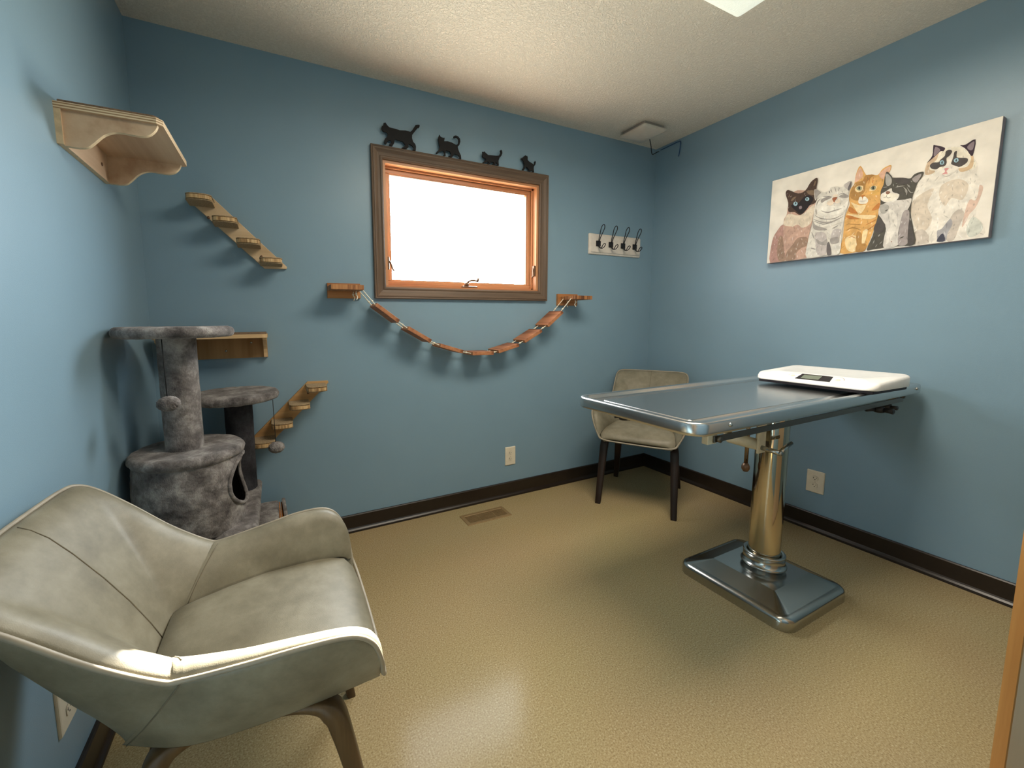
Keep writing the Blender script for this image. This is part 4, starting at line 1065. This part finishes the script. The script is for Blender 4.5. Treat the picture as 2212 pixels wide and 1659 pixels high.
# ------------------------------------------------------------------ power outlets
def outlet(c, nrm, label):
    """c: centre on the wall"""
    nrm = Vector(nrm); u = Vector((0, 0, 1)).cross(nrm); c = Vector(c); z = Vector((0, 0, 1))
    r = thing('power_outlet', c, label, 'power outlet', 'ivory duplex outlets')
    q = lambda a, b, d: c+u*a+z*b+nrm*d
    rows = []
    for o, d in ((0, 0), (0, .003), (.002, .0055), (.005, .0065)): rows.append([q(a, b, d) for a, b in rrect(-.040+o, -.062+o, .040-o, .062-o, .004, 3)])
    mb = MB().grid(rows, closed_u=True, smooth=False); t = bmesh.new(); t.faces.new([t.verts.new(p) for p in rows[-1]]); mb.add(t)
    pl = mb.build('cover_plate', M['plate'], r)
    MB().lathe([(0, .0012), (.0028, .0008), (.0032, 0), (0, 0)], q(0, 0, .0065), 12, axis=nrm).build('screw', M['plate'], pl)
    for s in (1, -1):
        cz = s*.0195
        P = []
        for k in range(28):
            a = 2*PI*k/28; P.append((max(-.0135, min(.0135, .0172*math.cos(a))), cz+.0142*math.sin(a)))
        MB().prism([q(a, b, .0062) for a, b in P], nrm*.0003).build('socket_gap', M['ring'], pl)
        so_ = MB().prism([q(a*.93, cz+(b-cz)*.93, .006) for a, b in P], nrm*.0022).build('socket', M['plate'], r)
        sl = MB()
        for a0, b0, w_, h_ in ((-.0065, .003, .0011, .0042), (.0060, .003, .0009, .0034)):
            sl.prism([q(a0-w_, cz+b0-h_, .0078), q(a0+w_, cz+b0-h_, .0078), q(a0+w_, cz+b0+h_, .0078), q(a0-w_, cz+b0+h_, .0078)], nrm*.0006)
        sl.prism([q(-.0095, cz+.003-.0010, .0078), q(-.0065, cz+.003-.0010, .0078), q(-.0065, cz+.003+.0010, .0078), q(-.0095, cz+.003+.0010, .0078)], nrm*.0006)
        sl.prism([q(.0024*math.cos(k*PI/5), cz-.0068+.0026*math.sin(k*PI/5), .0078) for k in range(10)], nrm*.0006)
        sl.build('slots', M['slot'], so_)
outlet((1.882, 0, .2765), (0, -1, 0), 'ivory outlet on the window wall above the floor vent')
outlet((W, -1.123, .2765), (-1, 0, 0), 'ivory outlet on the right wall behind the exam table column')
outlet((0, -1.024, .288), (1, 0, 0), 'ivory outlet on the left wall behind the near armchair')

def floor_vent():
    x0, x1, y0, y1 = 1.450, 1.748, -.242, -.115
    r = thing('floor_vent', ((x0+x1)/2, (y0+y1)/2, 0), 'bronze metal floor vent in the tan floor below the window', 'floor vent')
    rows = []
    for o, z in ((0, 0), (.002, .003), (.006, .0045), (.022, .0045), (.024, .002)): rows.append([(x, y, z) for x, y in rrect(x0+o, y0+o, x1-o, y1-o, .003, 2)])
    MB().grid(rows, closed_u=True, smooth=False).build('frame', M['brass_vent'], r)
    MB().box((x0+.022, y0+.022, 0), (x1-.022, y1-.022, .0012)).build('duct_shade', M['vent_dark'], r)  # dark sheet painted in for the shade below the grille
    lv = MB(); n = 8
    for i in range(n):
        y = y0+.030+(y1-y0-.060)*i/(n-1)
        lv.box((x0+.024, y-.0019, .0008), (x1-.024, y+.0019, .0044))
    for f in (.33, .67): lv.box((x0+(x1-x0)*f-.002, y0+.024, .0008), (x0+(x1-x0)*f+.002, y1-.024, .0042))
    lv.build('grille', M['brass_vent'], r)
floor_vent()

def ceiling_device():
    cx, cy, hw = 2.795, -.190, .104
    r = thing('access_point', (cx, cy, H), 'white domed square device on the ceiling in the far corner', 'wireless device')
    MB().box((cx-hw*.86, cy-hw*.86, H-.026), (cx+hw*.86, cy+hw*.86, H), 0, .004).build('mounting_plate', M['ap_grey'], r)
    rows = []; n = 9
    for o, z in ((0, H-.024), (0, H-.034)): rows.append([(x, y, z) for x, y in rrect(cx-hw+o, cy-hw+o, cx+hw-o, cy+hw-o, .016, 5)])
    for i in range(1, n):
        f = i/n; rows.append([(cx+(x-cx)*(1-f), cy+(y-cy)*(1-f), H-.034-.030*(1-(1-f)**2)) for x, y in rrect(cx-hw, cy-hw, cx+hw, cy+hw, .016, 5)])
    mb = MB().grid(rows, closed_u=True); t = bmesh.new(); t.faces.new([t.verts.new(p) for p in rows[-1]]); mb.add(t, 0, True)
    mb.build('cover', M['ap_white'], r)
    MB().tube(spline([(cx+.085, cy+.02, H-.030), (cx+.115, cy+.03, H-.075), (cx+.16, cy+.06, H-.100), (cx+.22, cy+.10, H-.09), (cx+.29, cy+.12, H-.055), (W-.012, -.035, H-.030)], 6), .0028, 8).build('cable', M['cord'], r)
    r2 = MB().tube(spline([(W-.006, -.045, H-.022), (W-.006, -.12, H-.020), (W-.006, -.19, H-.018), (W-.006, -.205, H-.03), (W-.006, -.20, H-.09), (W-.008, -.195, H-.12)], 6), .0032, 8).build('network_cable', M['blue_cable'], None, (W, -.12, H-.02))
    tag(r2, 'short blue cable tacked to the top of the right wall by the corner', 'cable')
ceiling_device()
for o in list(SC.objects):
    if '_o' in o: del o['_o']
